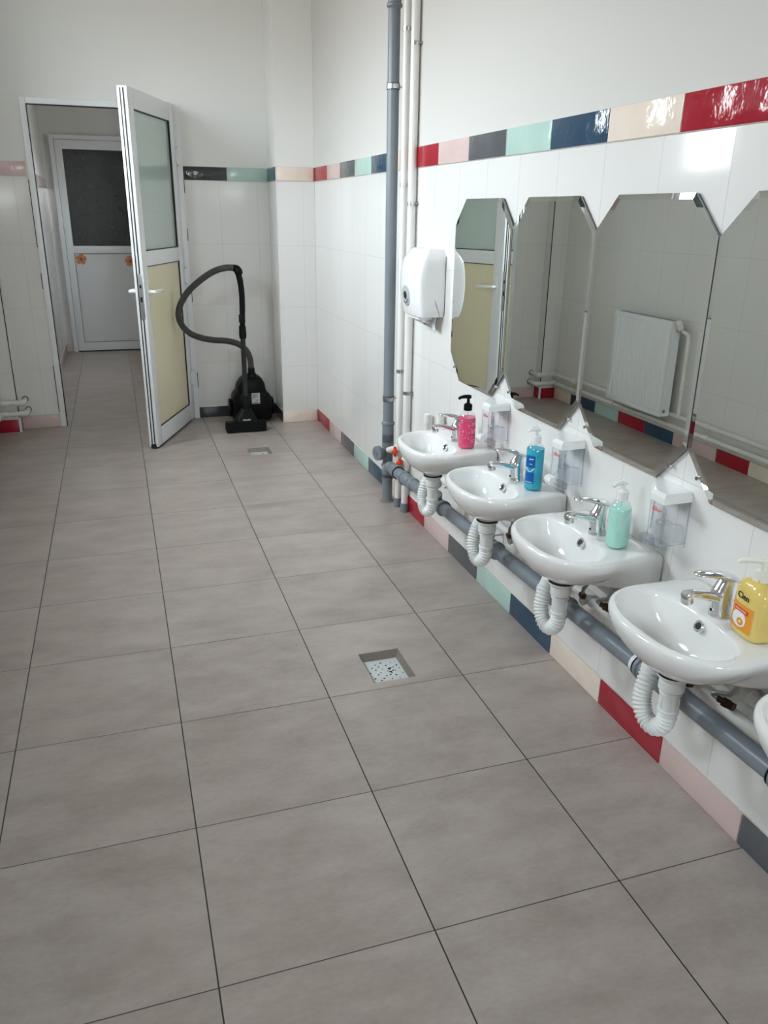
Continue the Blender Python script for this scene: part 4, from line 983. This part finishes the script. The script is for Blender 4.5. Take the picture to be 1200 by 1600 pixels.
# ------------------------------------------------------------------ radiator and heating pipes (seen in the mirrors)
RX0, RX1, RY0, RY1, RZ0, RZ1 = -.396, -.322, -.955, -.335, .190, .800
RD = thing('radiator', 'white panel radiator reflected in a mirror', 'radiator', ((RX0 + RX1) / 2, (RY0 + RY1) / 2, RZ0)); at = RD.location
b = B().use('upvc'); n = 19; prof = []
w = (RY1 - RY0 - .04) / n
pts = [(RX1 - .006, RY0)]
for k in range(n):
    y = RY0 + .02 + k * w
    pts += [(RX1 - .006, y + w * .12), (RX1, y + w * .32), (RX1, y + w * .68), (RX1 - .006, y + w * .88)]
pts += [(RX1 - .006, RY1), (RX1 - .016, RY1), (RX1 - .016, RY0)]
b.prism(pts, 2, RZ0 + .028, RZ1 - .028)
b.box((RX1 - .016, RY0, RZ0), (RX1 - .004, RY1, RZ0 + .03), .003); b.box((RX1 - .016, RY0, RZ1 - .03), (RX1 - .004, RY1, RZ1), .003); b.build('front_panel', RD, at)
b = B().use('upvc'); b.box((RX0, RY0 + .006, RZ0 + .01), (RX0 + .012, RY1 - .006, RZ1 - .01), .003); b.build('rear_panel', RD, at)
for y in (RY0 - .001, RY1 - .002):
    b = B().use('upvc'); b.box((RX0, y, RZ0 + .006), (RX1 - .006, y + .003, RZ1 + .004)); b.build('side_cover', RD, at)
b = B().use('upvc'); b.box((RX0, RY0, RZ1), (RX1 - .006, RY1, RZ1 + .004)); b.use('gasket')
for k in range(24): b.box((RX0 + .015, RY0 + .03 + k * .0235, RZ1 + .0036), (RX1 - .02, RY0 + .042 + k * .0235, RZ1 + .0045))
b.build('top_grille', RD, at)
b = B().use('steel'); b.lathe([(.013, 0), (.013, .006)], (RX1 - .028, RY0 - .001, RZ0 + .04), (0, -1, 0), 14); b.use('dark_hole'); b.lathe([(.006, .006), (.006, .0066)], (RX1 - .028, RY0 - .001, RZ0 + .04), (0, -1, 0), 10); b.build('plug', RD, at)
b = B().use('steel'); b.cyl((-.375, RY0, .745), (-.375, RY0 - .05, .745), .011, 14); b.use('old_white'); b.lathe([(.016, 0), (.019, .01), (.020, .05), (.014, .058)], (-.372, RY0 - .035, .755), (.35, .1, .9), 18); b.build('thermostatic_valve', RD, at)
b = B().use('old_white'); b.tube(catmull([(-.375, RY0 - .05, .745), (-.385, RY0 - .078, .735), (-.395, RY0 - .09, .70), (-.398, RY0 - .09, .5), (-.400, RY0 - .09, .215)], 6), .0115, 14); b.build('connection_pipe', RD, at)
for y in (RY0 + .08, RY1 - .08):
    b = B().use('steel'); b.box((XL, y - .015, .3), (RX0 + .002, y + .015, .34)); b.box((XL, y - .015, .66), (RX0 + .002, y + .015, .70)); b.build('wall_bracket', RD, at)
for z, r, yb_, lab in ((.200, .0155, .0, 'upper white heating pipe along the radiator wall'), (.128, .0155, .018, 'lower white heating pipe along the radiator wall')):
    t = thing('heating_pipe', lab, 'heating pipe', (-.41, 0, z), 'white heating pipes'); at = t.location
    xw, yp = XL + .034, .50 - .034
    zz = z + .004
    b = B().use('old_white'); pts = [(-.268 + yb_ * .6, YB - .001, zz), (-.268 + yb_ * .6, yp + .02 - yb_, zz)]
    b.tube(pts, r, 16); b.tube([(-.268 + yb_ * .6, yp, zz), (xw + .0, yp, zz)], r, 16); b.tube([(xw, yp, zz), (xw, -9.5, zz)], r, 16); b.build('pipe', t, at)
    for c, d1_, d2_ in (((-.268 + yb_ * .6, yp, zz), (0, 1, 0), (-1, 0, 0)), ((xw, yp, zz), (1, 0, 0), (0, -1, 0))):
        c = Vector(c); p = catmull([c + Vector(d1_) * .045, c + Vector(d1_) * .012, c + Vector(d2_) * .012, c + Vector(d2_) * .045], 6)
        b = B().use('old_white'); b.tube(p, .0195, 16); b.build('elbow', t, at)
    b = B().use('gasket'); b.lathe([(.0205, 0), (.0205, .0012)], (-.268 + yb_ * .6, YB - .0005, zz), (0, -1, 0), 18); b.build('wall_sleeve', t, at)
    for y in (.2, -.25, -1.25, -1.8, -2.4, -3.0):
        b = B().use('old_white'); b.box((XL, y - .008, zz - .02), (xw + .012, y + .008, zz - r + .003), .002); b.lathe([(.020, 0), (.020, .05)], (xw, y - .06, zz), (0, 1, 0), 16); b.build('pipe_clip', t, at)

SKY = 38.0
# ------------------------------------------------------------------ light, camera, render look
w = bpy.data.worlds.new('world'); sc.world = w; w.use_nodes = True
nt = w.node_tree; bg = nt.nodes['Background']
tc = nt.nodes.new('ShaderNodeTexCoord'); sx = nt.nodes.new('ShaderNodeSeparateXYZ'); nt.links.new(tc.outputs['Generated'], sx.inputs[0])
ramp = nt.nodes.new('ShaderNodeValToRGB'); mr = nt.nodes.new('ShaderNodeMapRange'); mr.inputs['From Min'].default_value = -1; nt.links.new(sx.outputs['Z'], mr.inputs['Value'])
nt.links.new(mr.outputs['Result'], ramp.inputs[0])
e = ramp.color_ramp.elements                       # ground, hazy horizon, overcast sky
e[0].position = 0.0; e[0].color = (.15, .14, .13, 1); e[1].position = 1.0; e[1].color = (.86, .94, 1.0, 1)
for p, c in ((.44, (.19, .178, .165, 1)), (.52, (.38, .38, .38, 1)), (.60, (.78, .85, .92, 1))):
    q = e.new(p); q.color = c
nt.links.new(ramp.outputs['Color'], bg.inputs['Color']); bg.inputs['Strength'].default_value = SKY

cam = bpy.data.cameras.new('camera'); co = bpy.data.objects.new('camera', cam); COL.objects.link(co)
cam.sensor_fit = 'VERTICAL'; cam.sensor_height = 36; cam.sensor_width = 27; cam.lens = 36 * 1244.07 / 1600; cam.clip_start = .05
pt, rl, yw = .3594, .0139, .3178
fwd = Vector((math.sin(yw) * math.cos(pt), math.cos(yw) * math.cos(pt), -math.sin(pt))); rt = Vector((math.cos(yw), -math.sin(yw), 0)); up = rt.cross(fwd)
r2 = math.cos(rl) * rt + math.sin(rl) * up; u2 = -math.sin(rl) * rt + math.cos(rl) * up
mw = Matrix((r2, u2, -fwd)).transposed().to_4x4(); mw.translation = Vector((.8709, -11.5825, 3.1451)) * .45
co.matrix_world = mw
sc.camera = co

vs = sc.view_settings; vs.view_transform = 'Standard'; vs.look = 'None'; vs.gamma = 1.0; vs.use_curve_mapping = False; vs.exposure = 0.36
sc.cycles.use_denoising = True
sc.cycles.max_bounces = 12; sc.cycles.diffuse_bounces = 7; sc.cycles.glossy_bounces = 6; sc.cycles.transmission_bounces = 8; sc.cycles.transparent_max_bounces = 16
sc.cycles.sample_clamp_indirect = 8.0
